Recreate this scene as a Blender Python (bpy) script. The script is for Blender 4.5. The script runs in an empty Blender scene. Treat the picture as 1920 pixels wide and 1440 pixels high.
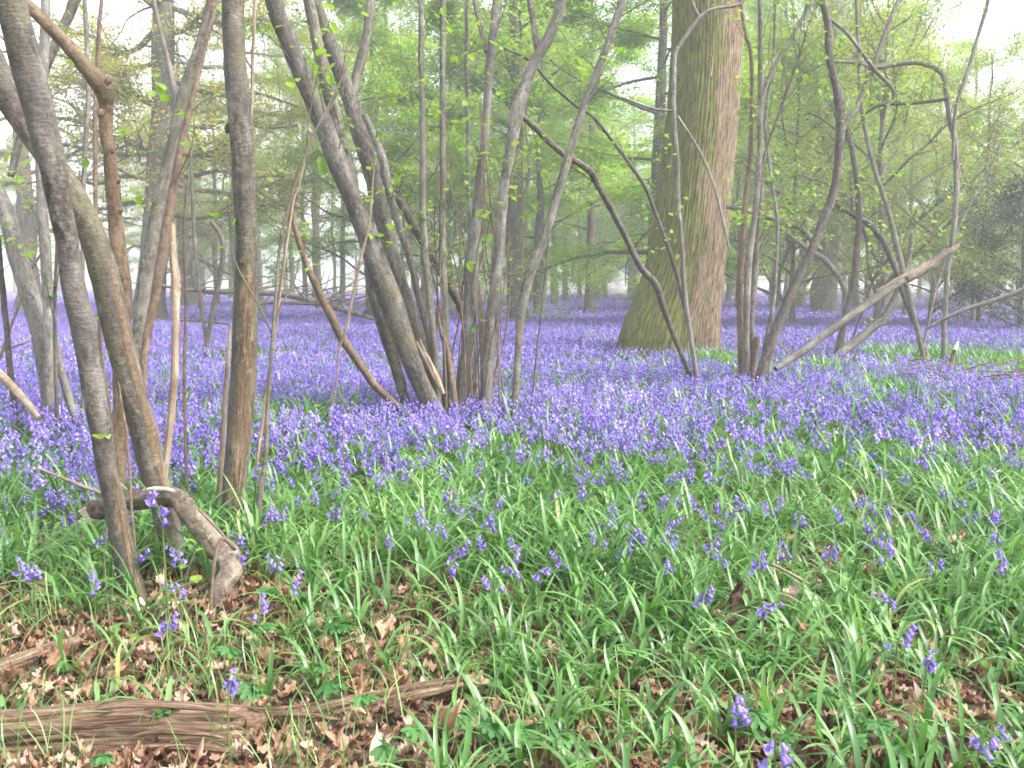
import bpy, math, random
import numpy as np
from mathutils import Vector
SC = bpy.context.scene
COL = SC.collection
R = math.radians

# ------------------------------------------------------------------ camera, sky, sun, exposure
F = 1800.0                                   # focal length in photo pixels (photo 1920 x 1440)
CAMZ = 1.15
PITCH = math.atan(0.1)                       # looking slightly down
cam = bpy.data.cameras.new('camera'); cam_o = bpy.data.objects.new('camera', cam); COL.objects.link(cam_o)
cam.sensor_width = 36.0; cam.lens = 36.0 * F / 1920.0
cam.clip_start = 0.05; cam.clip_end = 1500
cam_o.location = (0, 0, CAMZ); cam_o.rotation_euler = (math.pi / 2 - PITCH, 0, 0)
SC.camera = cam_o

SUN_EL, SUN_AZ = R(52), R(112)               # bright overcast: a very wide sun
w = bpy.data.worlds.new('World'); SC.world = w; w.use_nodes = True
nt = w.node_tree; nt.nodes.clear()
sky = nt.nodes.new('ShaderNodeTexSky'); sky.sky_type = 'NISHITA'; sky.sun_disc = False
sky.sun_elevation = SUN_EL; sky.sun_rotation = SUN_AZ; sky.dust_density = 3.0; sky.air_density = 1.0
hsv = nt.nodes.new('ShaderNodeHueSaturation'); hsv.inputs['Saturation'].default_value = 0.4   # cloud takes the blue out
bg = nt.nodes.new('ShaderNodeBackground'); bg.inputs['Strength'].default_value = 0.15
wo = nt.nodes.new('ShaderNodeOutputWorld')
nt.links.new(sky.outputs[0], hsv.inputs['Color']); nt.links.new(hsv.outputs[0], bg.inputs[0]); nt.links.new(bg.outputs[0], wo.inputs[0])
sl = bpy.data.lights.new('sun', 'SUN'); sl.energy = 1.5; sl.angle = R(20); sl.color = (1, .975, .94)
so = bpy.data.objects.new('sun', sl); COL.objects.link(so)
so.rotation_euler = (math.pi / 2 - SUN_EL, 0, math.pi - SUN_AZ)
SC.view_settings.view_transform = 'Standard'; SC.view_settings.look = 'None'
SC.view_settings.exposure = 2.2; SC.view_settings.gamma = 1
SC.render.engine = 'CYCLES'
cy = SC.cycles
cy.max_bounces = 9; cy.diffuse_bounces = 5; cy.glossy_bounces = 2; cy.transmission_bounces = 6; cy.volume_bounces = 1
cy.use_denoising = True; cy.use_adaptive_sampling = True; cy.adaptive_threshold = 0.02
cy.filter_width = 1.7
HAZE_DENSITY = 0.0036

# ------------------------------------------------------------------ noise, pixels to points
def _h(ix, iy, iz, seed):
    n = (ix.astype(np.uint32) * np.uint32(374761393) + iy.astype(np.uint32) * np.uint32(668265263)
         + iz.astype(np.uint32) * np.uint32(2147483647 & 1274126177) + np.uint32(seed * 974711 % 4294967291))
    n = (n ^ (n >> np.uint32(13))) * np.uint32(1274126177)
    n = n ^ (n >> np.uint32(16))
    return (n & np.uint32(0xffffff)).astype(np.float64) / 0xffffff
def vn(x, y, z=0.0, seed=0):                  # value noise 0..1
    x, y, z = np.broadcast_arrays(np.asarray(x, float), np.asarray(y, float), np.asarray(z, float))
    ix, iy, iz = np.floor(x), np.floor(y), np.floor(z)
    fx, fy, fz = x - ix, y - iy, z - iz
    ix, iy, iz = ix.astype(np.int64), iy.astype(np.int64), iz.astype(np.int64)
    fx, fy, fz = fx*fx*(3-2*fx), fy*fy*(3-2*fy), fz*fz*(3-2*fz)
    r = 0
    for a in (0, 1):
        for b in (0, 1):
            for c in (0, 1):
                r = r + (fx if a else 1-fx) * (fy if b else 1-fy) * (fz if c else 1-fz) * _h(ix+a, iy+b, iz+c, seed)
    return r
def fbm(x, y, z=0.0, seed=0, o=3):
    x, y, z = np.asarray(x, float), np.asarray(y, float), np.asarray(z, float)
    s, a, t = 0, 1.0, 0
    for i in range(o):
        s = s + a * vn(x*2**i, y*2**i, z*2**i, seed + i*7); t += a; a *= .5
    return s / t
def sstep(a, b, x):
    t = np.clip((np.asarray(x, float) - a) / (b - a), 0, 1); return t*t*(3-2*t)
CP, SP = math.cos(PITCH), math.sin(PITCH)
def ray(px, py):
    u, v = (px - 960) / F, (720 - py) / F
    return np.array([u, CP + v*SP, -SP + v*CP])
def P(px, py, Y):
    d = ray(px, py); return np.array([0, 0, CAMZ]) + d * (Y / d[1])
def PH(px, py, h):                            # where the ray comes down to height h
    d = ray(px, py); return np.array([0, 0, CAMZ]) + d * ((h - CAMZ) / d[2])
def gh(x, y):                                 # ground height
    x, y = np.asarray(x, float), np.asarray(y, float)
    z = (fbm(x*.8, y*.8, seed=3) - .5) * .09 + (fbm(x*.12, y*.12, seed=5) - .5) * .25 * sstep(4, 20, y)
    return z + sstep(60, 250, np.hypot(x, y)) * 1.0
def gh1(x, y): return float(gh(np.array([x]), np.array([y]))[0])

# ------------------------------------------------------------------ mesh helpers
class MB:
    """collects pieces and links them as ONE mesh object"""
    def __init__(s): s.V = []; s.F = []; s.M = []; s.A = {}; s.n = 0; s.S = []
    def add(s, V, Fc, mi=0, smooth=True, **attrs):
        V = np.asarray(V, np.float32).reshape(-1, 3); Fc = np.asarray(Fc, np.int64)
        if len(V) == 0 or len(Fc) == 0: return
        s.V.append(V); s.F.append(Fc + s.n); s.M.append(np.full(len(Fc), mi, np.int32)); s.S.append(np.full(len(Fc), smooth, bool))
        for k in ('bk', 'rnd'):
            a = attrs.get(k)
            if a is None: a = np.zeros((len(V), 3) if k == 'bk' else len(V), np.float32)
            else: a = np.broadcast_to(np.asarray(a, np.float32), (len(V), 3) if k == 'bk' else (len(V),))
            s.A.setdefault(k, []).append(a)
        s.n += len(V)
    def mesh(s, name, mats, off=(0, 0, 0)):
        me = bpy.data.meshes.new(name)
        V = np.concatenate(s.V) - np.asarray(off, np.float32)
        me.vertices.add(len(V)); me.vertices.foreach_set('co', V.ravel().astype(np.float32))
        loops = np.concatenate([f.ravel() for f in s.F]); tot = np.concatenate([np.full(len(f), f.shape[1]) for f in s.F])
        me.loops.add(len(loops)); me.loops.foreach_set('vertex_index', loops.astype(np.int32))
        me.polygons.add(len(tot)); st = np.concatenate([[0], np.cumsum(tot)[:-1]])
        me.polygons.foreach_set('loop_start', st.astype(np.int32))
        me.polygons.foreach_set('material_index', np.concatenate(s.M).astype(np.int32))
        me.polygons.foreach_set('use_smooth', np.concatenate(s.S))
        me.update(calc_edges=True)
        a = me.attributes.new('bk', 'FLOAT_VECTOR', 'POINT'); a.data.foreach_set('vector', np.concatenate(s.A['bk']).ravel().astype(np.float32))
        a = me.attributes.new('rnd', 'FLOAT', 'POINT'); a.data.foreach_set('value', np.concatenate(s.A['rnd']).astype(np.float32))
        for m in (mats if isinstance(mats, (list, tuple)) else [mats]): me.materials.append(m)
        return me
    def build(s, name, mats, parent=None):
        off = tuple(parent.location) if parent is not None else (0, 0, 0)
        if parent is not None and parent.parent is not None: off = tuple(Vector(off) + parent.parent.location)
        return link(name, s.mesh(name, mats, off), parent)
def link(name, me, parent=None):
    o = bpy.data.objects.new(name, me); COL.objects.link(o)
    if parent is not None: o.parent = parent
    return o
def tag(o, label=None, cat=None, group=None, kind=None):
    if label: o['label'] = label
    if cat: o['category'] = cat
    if group: o['group'] = group
    if kind: o['kind'] = kind
    return o
def thing(name, label, cat, loc=(0, 0, 0), group=None):
    return tag(link(name, None), label, cat, group) if not any(loc) else _at(tag(link(name, None), label, cat, group), loc)
def _at(o, loc): o.location = tuple(float(c) for c in loc); return o
def copy_tree(o, parent=None):
    c = o.copy(); COL.objects.link(c)
    if parent is not None: c.parent = parent
    for ch in [k for k in KIDS.get(o.name, [])]: copy_tree(ch, c)
    return c
KIDS = {}

def spline(pts, n):
    """Catmull-Rom through rows of pts (any columns), n steps per segment"""
    p = np.asarray(pts, float); p = np.vstack([2*p[0]-p[1], p, 2*p[-1]-p[-2]]); out = []
    t = np.linspace(0, 1, n, endpoint=False)[:, None]
    for i in range(1, len(p)-2):
        a, b, c, d = p[i-1], p[i], p[i+1], p[i+2]
        out.append(.5*((2*b) + (-a+c)*t + (2*a-5*b+4*c-d)*t*t + (-a+3*b-3*c+d)*t**3))
    out.append(p[-2][None]); return np.vstack(out)
def frames(c):
    t = np.gradient(c, axis=0); t /= np.linalg.norm(t, axis=1, keepdims=True) + 1e-9
    n = np.zeros_like(c); ref = np.array([1., 0, 0]) if abs(t[0, 0]) < .8 else np.array([0, 1., 0])
    v = ref - t[0]*ref.dot(t[0]); v /= np.linalg.norm(v)
    for i in range(len(c)):
        v = v - t[i]*v.dot(t[i]); v /= np.linalg.norm(v) + 1e-9; n[i] = v
    return t, n, np.cross(t, n)
def tube(mb, c, r, sides=8, bump=0.0, seed=0, mi=0, fr=1.0, cap=True, rnd=None, disp=None):
    c = np.asarray(c, float); r = np.asarray(r, float)
    t, n, b = frames(c); L = np.concatenate([[0], np.cumsum(np.linalg.norm(np.diff(c, axis=0), axis=1))])
    th = np.linspace(0, 2*math.pi, sides, endpoint=False)
    ct, st = np.cos(th)[None], np.sin(th)[None]
    rr = np.repeat(r[:, None], sides, 1)
    if bump:
        k = fr / max(r.mean(), .004)
        f = fbm(ct*1.1 + seed*3.1, st*1.1 + 0*rr, L[:, None]*k*.35, seed, 3) - .5
        g = fbm(ct*3 + seed, st*3 + 0*rr, L[:, None]*k*1.2, seed+11, 2) - .5
        rr = rr * (1 + bump*(1.6*f + .7*g))
    if disp is not None: rr = rr + disp(th[None] + 0*rr, L[:, None] + 0*rr)
    V = c[:, None] + rr[..., None]*(ct[..., None]*n[:, None] + st[..., None]*b[:, None])
    m = len(c); i = np.arange(m-1)[:, None]*sides; j = np.arange(sides)[None]; j2 = (j+1) % sides
    Fq = np.stack([i+j, i+j2, i+sides+j2, i+sides+j], -1).reshape(-1, 4)
    bk = np.stack([r[:, None]*ct + seed*1.7, r[:, None]*st, L[:, None] + 0*ct + seed*.37], -1)
    V = V.reshape(-1, 3); bk = bk.reshape(-1, 3)
    q = (seed*0.618) % 1 if rnd is None else rnd
    mb.add(V, Fq, mi, bk=bk, rnd=q)
    if cap and r[-1] > .004:
        e = V[-sides:]; ce = e.mean(0, keepdims=True)
        mb.add(np.vstack([e, ce]), [[k, (k+1) % sides, sides] for k in range(sides)], mi, smooth=False, bk=np.vstack([bk[-sides:], bk[-1:]*[0, 0, 1]]), rnd=q)
def rotm(az, tilt, roll):                     # Rz(az) Ry(tilt) Rz(roll), arrays
    az, tilt, roll = np.broadcast_arrays(np.asarray(az, float), np.asarray(tilt, float), np.asarray(roll, float))
    ca, sa, ct, st, cr, sr = np.cos(az), np.sin(az), np.cos(tilt), np.sin(tilt), np.cos(roll), np.sin(roll)
    return np.stack([np.stack([ca*ct*cr-sa*sr, -ca*ct*sr-sa*cr, ca*st], -1), np.stack([sa*ct*cr+ca*sr, -sa*ct*sr+ca*cr, sa*st], -1), np.stack([-st*cr, st*sr, ct], -1)], -2)
def inst(mb, TV, TF, pos, rot, sc, mi=0, rnd=None, smooth=True):
    TV, TF = np.asarray(TV, float), np.asarray(TF); M = len(pos)
    if M == 0: return
    sc = np.broadcast_to(np.asarray(sc, float), (M,))
    V = np.einsum('mij,vj->mvi', rot, TV)*sc[:, None, None] + np.asarray(pos)[:, None]
    Fc = TF[None] + (np.arange(M)*len(TV))[:, None, None]
    q = None if rnd is None else np.repeat(np.broadcast_to(rnd, (M,)), len(TV))
    mb.add(V.reshape(-1, 3), Fc.reshape(-1, TF.shape[1]), mi, smooth=smooth, rnd=q)

# ------------------------------------------------------------------ materials
def mat(name):
    m = bpy.data.materials.new(name); m.use_nodes = True; m.node_tree.nodes.clear(); return m, m.node_tree
def nd(t, typ, **kw):
    n = t.nodes.new('ShaderNode' + typ)
    for k, v in kw.items():
        if hasattr(n, k) and not k[0].isupper(): setattr(n, k, v)
        else: n.inputs[k.replace('_', ' ')].default_value = v
    return n
def ramp(t, fac, stops):
    r = t.nodes.new('ShaderNodeValToRGB'); e = r.color_ramp.elements
    while len(e) > 1: e.remove(e[-1])
    e[0].position = stops[0][0]; e[0].color = (*stops[0][1], 1)
    for p, c in stops[1:]: k = e.new(p); k.color = (*c, 1)
    t.links.new(fac, r.inputs[0]); return r.outputs[0]
def mixc(t, fac, a, b, mode='MIX'):
    m = t.nodes.new('ShaderNodeMix'); m.data_type = 'RGBA'; m.blend_type = mode
    if isinstance(fac, float): m.inputs[0].default_value = fac
    else: t.links.new(fac, m.inputs[0])
    for s, v in ((6, a), (7, b)):
        if isinstance(v, tuple): m.inputs[s].default_value = (*v, 1)
        else: t.links.new(v, m.inputs[s])
    return m.outputs[2]
def noise(t, vec, scale, detail=4, rough=.6, dist=0.):
    n = nd(t, 'TexNoise', Scale=scale, Detail=detail, Roughness=rough, Distortion=dist)
    t.links.new(vec, n.inputs['Vector']); return n.outputs['Fac']
def vscale(t, vec, s):
    m = nd(t, 'VectorMath', operation='MULTIPLY'); t.links.new(vec, m.inputs[0]); m.inputs[1].default_value = s; return m.outputs[0]
def attr(t, name): return nd(t, 'Attribute', attribute_name=name)
def out(t, sh):
    o = t.nodes.new('ShaderNodeOutputMaterial'); t.links.new(sh, o.inputs['Surface'])
def leaf_mat(name, stops, trans=.4, rough=.5, spec=.3, tint=(1.15, 1.2, .6)):
    m, t = mat(name); a = attr(t, 'rnd')
    c = ramp(t, a.outputs['Fac'], stops)
    p = nd(t, 'BsdfPrincipled', Roughness=rough); p.inputs['Specular IOR Level'].default_value = spec
    t.links.new(c, p.inputs['Base Color'])
    tr = t.nodes.new('ShaderNodeBsdfTranslucent'); t.links.new(mixc(t, 1.0, c, tint, 'MULTIPLY'), tr.inputs[0])
    mx = t.nodes.new('ShaderNodeMixShader'); mx.inputs[0].default_value = trans
    t.links.new(p.outputs[0], mx.inputs[1]); t.links.new(tr.outputs[0], mx.inputs[2]); out(t, mx.outputs[0]); return m
def bark_mat(name, dark, mid, pale, lichen=.5, band=9.0, moss=None, mossamt=.5, bumpd=.006, sx=48, sz=22, hue=None):
    m, t = mat(name); v = attr(t, 'bk').outputs['Vector']; rn = attr(t, 'rnd').outputs['Fac']
    n1 = noise(t, vscale(t, v, (sx, sx, sz)), 1.0, 6, .65)                 # along-grain texture
    n2 = noise(t, vscale(t, v, (14, 14, 5)), 1.0, 4, .6)                   # big patches
    n3 = noise(t, vscale(t, v, (30, 30, band*12)), 1.0, 4, .6)             # cross bands of lenticels
    c = ramp(t, n1, [(.36, dark), (.5, mid), (.64, pale)])
    n5 = noise(t, vscale(t, v, (90, 90, 110)), 1.0, 3, .7)
    c = mixc(t, ramp(t, n5, [(.5, (0, 0, 0)), (.64, (.6, .6, .6))]), c, tuple(x*.45 for x in dark))
    c = mixc(t, ramp(t, n3, [(.45, (0, 0, 0)), (.62, (.55, .55, .55))]), c, tuple(x*.5 for x in mid))
    c = mixc(t, ramp(t, n2, [(.46, (0, 0, 0)), (.66, (lichen,)*3)]), c, tuple(x*1.25+.03 for x in pale))
    n6 = noise(t, vscale(t, v, (34, 34, 30)), 1.0, 5, .7)
    c = mixc(t, ramp(t, n6, [(.57, (0, 0, 0)), (.63, (lichen*.8,)*3)]), c, tuple(x*1.3+.05 for x in pale))
    n7 = noise(t, vscale(t, v, (7, 7, 3)), 1.0, 3, .6)
    c = mixc(t, ramp(t, n7, [(.42, (.55, .55, .55)), (.6, (0, 0, 0))]), c, tuple(x*.6+.005 for x in mid))
    if moss:
        nm = noise(t, vscale(t, v, (9, 9, 2.2)), 1.0, 5, .65)
        c = mixc(t, ramp(t, nm, [(.48, (0, 0, 0)), (.66, (mossamt,)*3)]), c, moss)
    if hue: c = mixc(t, rn, c, mixc(t, 1.0, c, hue, 'MULTIPLY'))
    p = nd(t, 'BsdfPrincipled', Roughness=.85); p.inputs['Specular IOR Level'].default_value = .25
    t.links.new(c, p.inputs['Base Color'])
    b = nd(t, 'Bump', Strength=.9, Distance=bumpd); t.links.new(n1, b.inputs['Height'])
    b2 = nd(t, 'Bump', Strength=.6, Distance=bumpd*1.5); t.links.new(n3, b2.inputs['Height']); t.links.new(b.outputs[0], b2.inputs['Normal'])
    t.links.new(b2.outputs[0], p.inputs['Normal']); out(t, p.outputs[0]); return m

M = {}
M['hazel'] = bark_mat('hazel_bark', (.03, .026, .022), (.093, .08, .068), (.172, .154, .134), .55, 9, moss=(.12, .115, .05), mossamt=.45, hue=(1.0, .97, .92))
M['hazel_mid'] = bark_mat('grey_hazel_bark', (.045, .04, .033), (.145, .13, .104), (.25, .23, .19), .5, 9, moss=(.12, .115, .06), mossamt=.35)
M['hazel_brown'] = bark_mat('brown_bark', (.045, .03, .018), (.145, .098, .058), (.24, .17, .105), .35, 8, moss=(.1, .09, .05), mossamt=.4)
M['hazel_pale'] = bark_mat('pale_grey_bark', (.07, .064, .056), (.175, .157, .136), (.29, .27, .24), .5, 9, moss=(.15, .14, .08), mossamt=.3)
M['stem_dark'] = bark_mat('dark_stem_bark', (.035, .029, .025), (.1, .083, .069), (.175, .15, .127), .25, 7)
M['red_stem'] = bark_mat('reddish_stem_bark', (.07, .044, .03), (.165, .112, .08), (.26, .19, .14), .25, 6)
M['dead_pale'] = bark_mat('bare_dead_wood', (.1, .065, .04), (.27, .2, .135), (.43, .345, .25), .4, 1.0, sx=140, sz=6)
M['fresh_wood'] = bark_mat('fresh_snapped_wood', (.3, .23, .15), (.5, .42, .31), (.68, .6, .48), .5, 1.0, sx=140, sz=6)
M['rotten'] = bark_mat('rotten_wood', (.035, .022, .014), (.15, .1, .06), (.34, .255, .16), .4, .8, sx=160, sz=9, bumpd=.01)
M['far_bark'] = bark_mat('far_bark', (.05, .042, .034), (.12, .1, .08), (.2, .175, .14), .4, 3, moss=(.1, .11, .04), mossamt=.5, bumpd=.02, sx=18, sz=3)
M['mottled'] = bark_mat('flaking_bark', (.04, .03, .023), (.13, .098, .072), (.29, .235, .18), .45, 8, moss=(.1, .085, .05), mossamt=.5, sx=60, sz=45, bumpd=.01)
M['leaf_green'] = leaf_mat('spring_leaf', [(0, (.14, .24, .036)), (.5, (.23, .35, .06)), (1, (.33, .43, .1))], .58, .5, .3)
M['leaf_vivid'] = leaf_mat('beech_leaf', [(0, (.15, .28, .032)), (.5, (.26, .4, .055)), (1, (.37, .49, .09))], .58, .5, .3)
M['leaf_gold'] = leaf_mat('young_oak_leaf', [(0, (.25, .23, .045)), (.5, (.35, .33, .075)), (1, (.42, .42, .1))], .5, .5, .3)
M['leaf_olive'] = leaf_mat('olive_leaf', [(0, (.17, .22, .05)), (.5, (.27, .33, .085)), (1, (.37, .42, .12))], .55, .5, .3)
M['leaf_dark'] = leaf_mat('holly_leaf', [(0, (.012, .028, .014)), (.6, (.03, .06, .03)), (1, (.06, .1, .05))], .1, .3, .5)
M['ivy'] = leaf_mat('ivy_leaf', [(0, (.03, .055, .025)), (.6, (.06, .1, .045)), (1, (.1, .14, .07))], .15, .4, .4)
M['blade'] = leaf_mat('strap_leaf', [(0, (.034, .098, .022)), (.4, (.09, .21, .046)), (.75, (.17, .32, .09)), (.95, (.23, .37, .14)), (1, (.32, .34, .1))], .38, .35, .55, (1.1, 1.2, .7))
M['herb'] = leaf_mat('wood_anemone_leaf', [(0, (.04, .13, .028)), (1, (.075, .2, .045))], .35, .5, .35)
M['lime'] = leaf_mat('lime_young_leaf', [(0, (.15, .27, .03)), (1, (.26, .38, .06))], .5, .45, .35)
M['petal'] = leaf_mat('bluebell_petal', [(0, (.115, .075, .33)), (.35, (.185, .128, .45)), (.7, (.25, .182, .535)), (.95, (.33, .255, .61)), (1, (.44, .37, .69))], .3, .5, .25, (1.1, 1.0, 1.1))
M['petal_dark'] = leaf_mat('bluebell_petal_dark', [(0, (.09, .062, .32)), (1, (.2, .14, .52))], .3, .5, .25, (1.1, 1.0, 1.1))
M['green_stem'] = leaf_mat('flower_stalk', [(0, (.07, .13, .03)), (1, (.16, .22, .06))], .2, .4, .4)
M['white_petal'] = leaf_mat('white_petal', [(0, (.75, .76, .72)), (1, (.82, .82, .8))], .3, .6, .2, (1, 1, 1))
M['dead_leaf'] = leaf_mat('dead_oak_leaf', [(0, (.05, .024, .017)), (.3, (.13, .066, .039)), (.6, (.27, .15, .09)), (.85, (.43, .28, .19)), (1, (.55, .42, .32))], .2, .6, .3, (1.1, .9, .7))

def ground_mat():
    m, t = mat('woodland_floor'); g = nd(t, 'NewGeometry').outputs['Position']
    n1 = noise(t, g, 25, 6, .7); n2 = noise(t, g, 3, 4, .6)
    c = ramp(t, n1, [(.3, (.028, .017, .011)), (.5, (.09, .052, .03)), (.68, (.2, .115, .065))])
    c = mixc(t, ramp(t, n2, [(.45, (0, 0, 0)), (.65, (.6, .6, .6))]), c, (.045, .06, .02))
    p = nd(t, 'BsdfPrincipled', Roughness=.95); t.links.new(c, p.inputs['Base Color'])
    b = nd(t, 'Bump', Strength=1, Distance=.03); t.links.new(n1, b.inputs['Height']); t.links.new(b.outputs[0], p.inputs['Normal'])
    out(t, p.outputs[0]); return m
M['ground'] = ground_mat()
def oak_mat():
    m, t = mat('oak_bark'); v = attr(t, 'bk').outputs['Vector']; rn = attr(t, 'rnd').outputs['Fac']
    n1 = noise(t, vscale(t, v, (30, 30, 4.5)), 1.0, 7, .66, .3)
    n2 = noise(t, vscale(t, v, (5, 5, 2)), 1.0, 5, .6)
    n4 = noise(t, vscale(t, v, (60, 60, 30)), 1.0, 3, .6)
    c = ramp(t, n1, [(.34, (.048, .034, .022)), (.49, (.15, .108, .068)), (.64, (.255, .19, .125))])
    c = mixc(t, ramp(t, n4, [(.5, (0, 0, 0)), (.7, (.4, .4, .4))]), c, (.26, .205, .145))
    mo = ramp(t, n1, [(.34, (.03, .034, .009)), (.5, (.09, .097, .023)), (.66, (.148, .15, .038))])
    mm = nd(t, 'Math', operation='ADD'); t.links.new(rn, mm.inputs[0]); k = nd(t, 'Math', operation='MULTIPLY_ADD'); t.links.new(n2, k.inputs[0]); k.inputs[1].default_value = 1.3; k.inputs[2].default_value = -.65
    t.links.new(k.outputs[0], mm.inputs[1])
    c = mixc(t, ramp(t, mm.outputs[0], [(.4, (0, 0, 0)), (.62, (.9, .9, .9))]), c, mo)
    p = nd(t, 'BsdfPrincipled', Roughness=.9); p.inputs['Specular IOR Level'].default_value = .2
    t.links.new(c, p.inputs['Base Color'])
    b = nd(t, 'Bump', Strength=.8, Distance=.022); t.links.new(n1, b.inputs['Height']); t.links.new(b.outputs[0], p.inputs['Normal'])
    out(t, p.outputs[0]); return m
M['oak'] = oak_mat()
def log_mat():
    m, t = mat('weathered_log'); v = attr(t, 'bk').outputs['Vector']
    n1 = noise(t, vscale(t, v, (95, 95, 6)), 1.0, 8, .72, .8); n2 = noise(t, vscale(t, v, (22, 22, 3.5)), 1.0, 5, .6, .5)
    c = ramp(t, n1, [(.35, (.022, .013, .009)), (.44, (.13, .08, .052)), (.54, (.265, .175, .118)), (.66, (.45, .325, .225))])
    c = mixc(t, ramp(t, n2, [(.4, (0, 0, 0)), (.6, (.65, .65, .65))]), c, mixc(t, 1.0, c, (.72, .62, .55), 'MULTIPLY'))
    p = nd(t, 'BsdfPrincipled', Roughness=.85); p.inputs['Specular IOR Level'].default_value = .25
    t.links.new(c, p.inputs['Base Color'])
    b = nd(t, 'Bump', Strength=1, Distance=.02); t.links.new(n1, b.inputs['Height']); t.links.new(b.outputs[0], p.inputs['Normal'])
    out(t, p.outputs[0]); return m
M['log'] = log_mat()

# ------------------------------------------------------------------ ground
def ground():
    s = np.linspace(-1, 1, 281); xs = np.sinh(s*5.6)/math.sinh(5.6)*320
    t_ = np.linspace(-.55, 1, 261); ys = 3 + np.sinh(t_*5.6)/math.sinh(5.6)*320
    X, Y = np.meshgrid(xs, ys); Z = gh(X, Y)
    n, m = X.shape; i = np.arange(n-1)[:, None]*m; j = np.arange(m-1)[None]
    Fq = np.stack([i+j, i+j+1, i+m+j+1, i+m+j], -1).reshape(-1, 4)
    mb = MB(); mb.add(np.stack([X, Y, Z], -1).reshape(-1, 3), Fq)
    tag(mb.build('ground', M['ground']), 'brown woodland floor of soil and leaf mould', 'ground', kind='structure')
ground()

# ------------------------------------------------------------------ haze
def haze():
    mb = MB(); a = 345.0; z0, z1 = -3.0, 24.0
    V = [(-a, -a, z0), (a, -a, z0), (a, a, z0), (-a, a, z0), (-a, -a, z1), (a, -a, z1), (a, a, z1), (-a, a, z1)]
    mb.add(V, [[0, 3, 2, 1], [4, 5, 6, 7], [0, 1, 5, 4], [1, 2, 6, 5], [2, 3, 7, 6], [3, 0, 4, 7]], smooth=False)
    m, t = mat('haze'); p = nd(t, 'VolumePrincipled', Density=HAZE_DENSITY, Anisotropy=.2); p.inputs['Color'].default_value = (.93, .96, .97, 1)
    o = t.nodes.new('ShaderNodeOutputMaterial'); t.links.new(p.outputs[0], o.inputs['Volume'])
    tag(mb.build('haze', m), 'pale grey morning haze hanging between the trees', 'haze', kind='stuff')
haze()

# ------------------------------------------------------------------ leaves on wood
DIA = np.array([[-.5, 0, 0], [-.1, .3, .05], [.5, 0, -.04], [-.1, -.3, .05]]); DIAF = np.array([[0, 1, 2], [0, 2, 3]])
HAZ = np.array([[-.5, 0, 0], [-.28, .33, .06], [.12, .38, .05], [.5, 0, -.1], [.12, -.38, .05], [-.28, -.33, .06], [0, 0, -.03]])
HAZF = np.array([[0, 1, 6], [1, 2, 6], [2, 3, 6], [3, 4, 6], [4, 5, 6], [5, 0, 6]])
def leaves(mb, pos, size, rng, tilt=.5, mi=0, shape=(DIA, DIAF)):
    n = len(pos)
    rot = rotm(rng.uniform(0, 2*math.pi, n), rng.normal(.15, tilt, n), rng.normal(0, .5, n))
    inst(mb, shape[0], shape[1], pos, rot, size*rng.uniform(.6, 1.3, n), mi, np.clip(rng.normal(.5, .25, n), 0, 1), smooth=False)

# ------------------------------------------------------------------ stems drawn through measured points of the photograph
def depth(p): return p[1]*CP - (p[2]-CAMZ)*SP
def stem(mb, pts, Y0, Y1=None, seed=1, bump=.12, sides=14, ground_it=True, extend=True, mi=0, n=6, rnd=None):
    """pts = (px, py, width px) from the base up; Y runs from Y0 at the base to Y1 at the top"""
    Y1 = Y0 if Y1 is None else Y1; k = len(pts); q = []
    for i, (x, y, wd) in enumerate(pts):
        Y = Y0 + (Y1-Y0)*i/(k-1); p = P(x, y, Y); q.append([*p, max(wd*.9, 2)*depth(p)/F/2])
    q = [np.array(a) for a in q]
    if ground_it:
        p = q[0]; d = p[:3]-q[1][:3]; d /= np.linalg.norm(d); g = gh1(p[0], p[1]) - .06
        if p[2] > g:
            if d[2] > -.35: d = np.array([d[0]*.3, d[1]*.3, -1.]); d /= np.linalg.norm(d)
            e = p[:3] + d*(p[2]-g)/(-d[2]); q.insert(0, np.array([*e, p[3]*1.3]))
    if extend and pts[-1][1] <= 12:
        p = q[-1]; d = p[:3]-q[-2][:3]; d /= np.linalg.norm(d)
        for s, f in ((.8, .8), (1.7, .5), (2.6, .2)):
            d = d + np.array([0, 0, .08]); d /= np.linalg.norm(d)
            q.append(np.array([*(p[:3]+d*s), max(p[3]*f, .003)]))
    s = spline(q, n); s[:, 3] = np.maximum(s[:, 3], .0015)
    LL = np.cumsum(np.concatenate([[0], np.linalg.norm(np.diff(s[:, :3], axis=0), axis=1)])); rm = s[:, 3].mean(); am = .2*rm + .003
    for ax in (0, 1): s[:, ax] += am*(fbm(LL/(rm*9+.05), 0*LL+ax*5.3, seed=seed+ax, o=3)-.5)*2
    tube(mb, s[:, :3], s[:, 3], sides if s[:, 3].max() > .008 else 6, bump, seed, mi, rnd=rnd)
    return s
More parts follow.
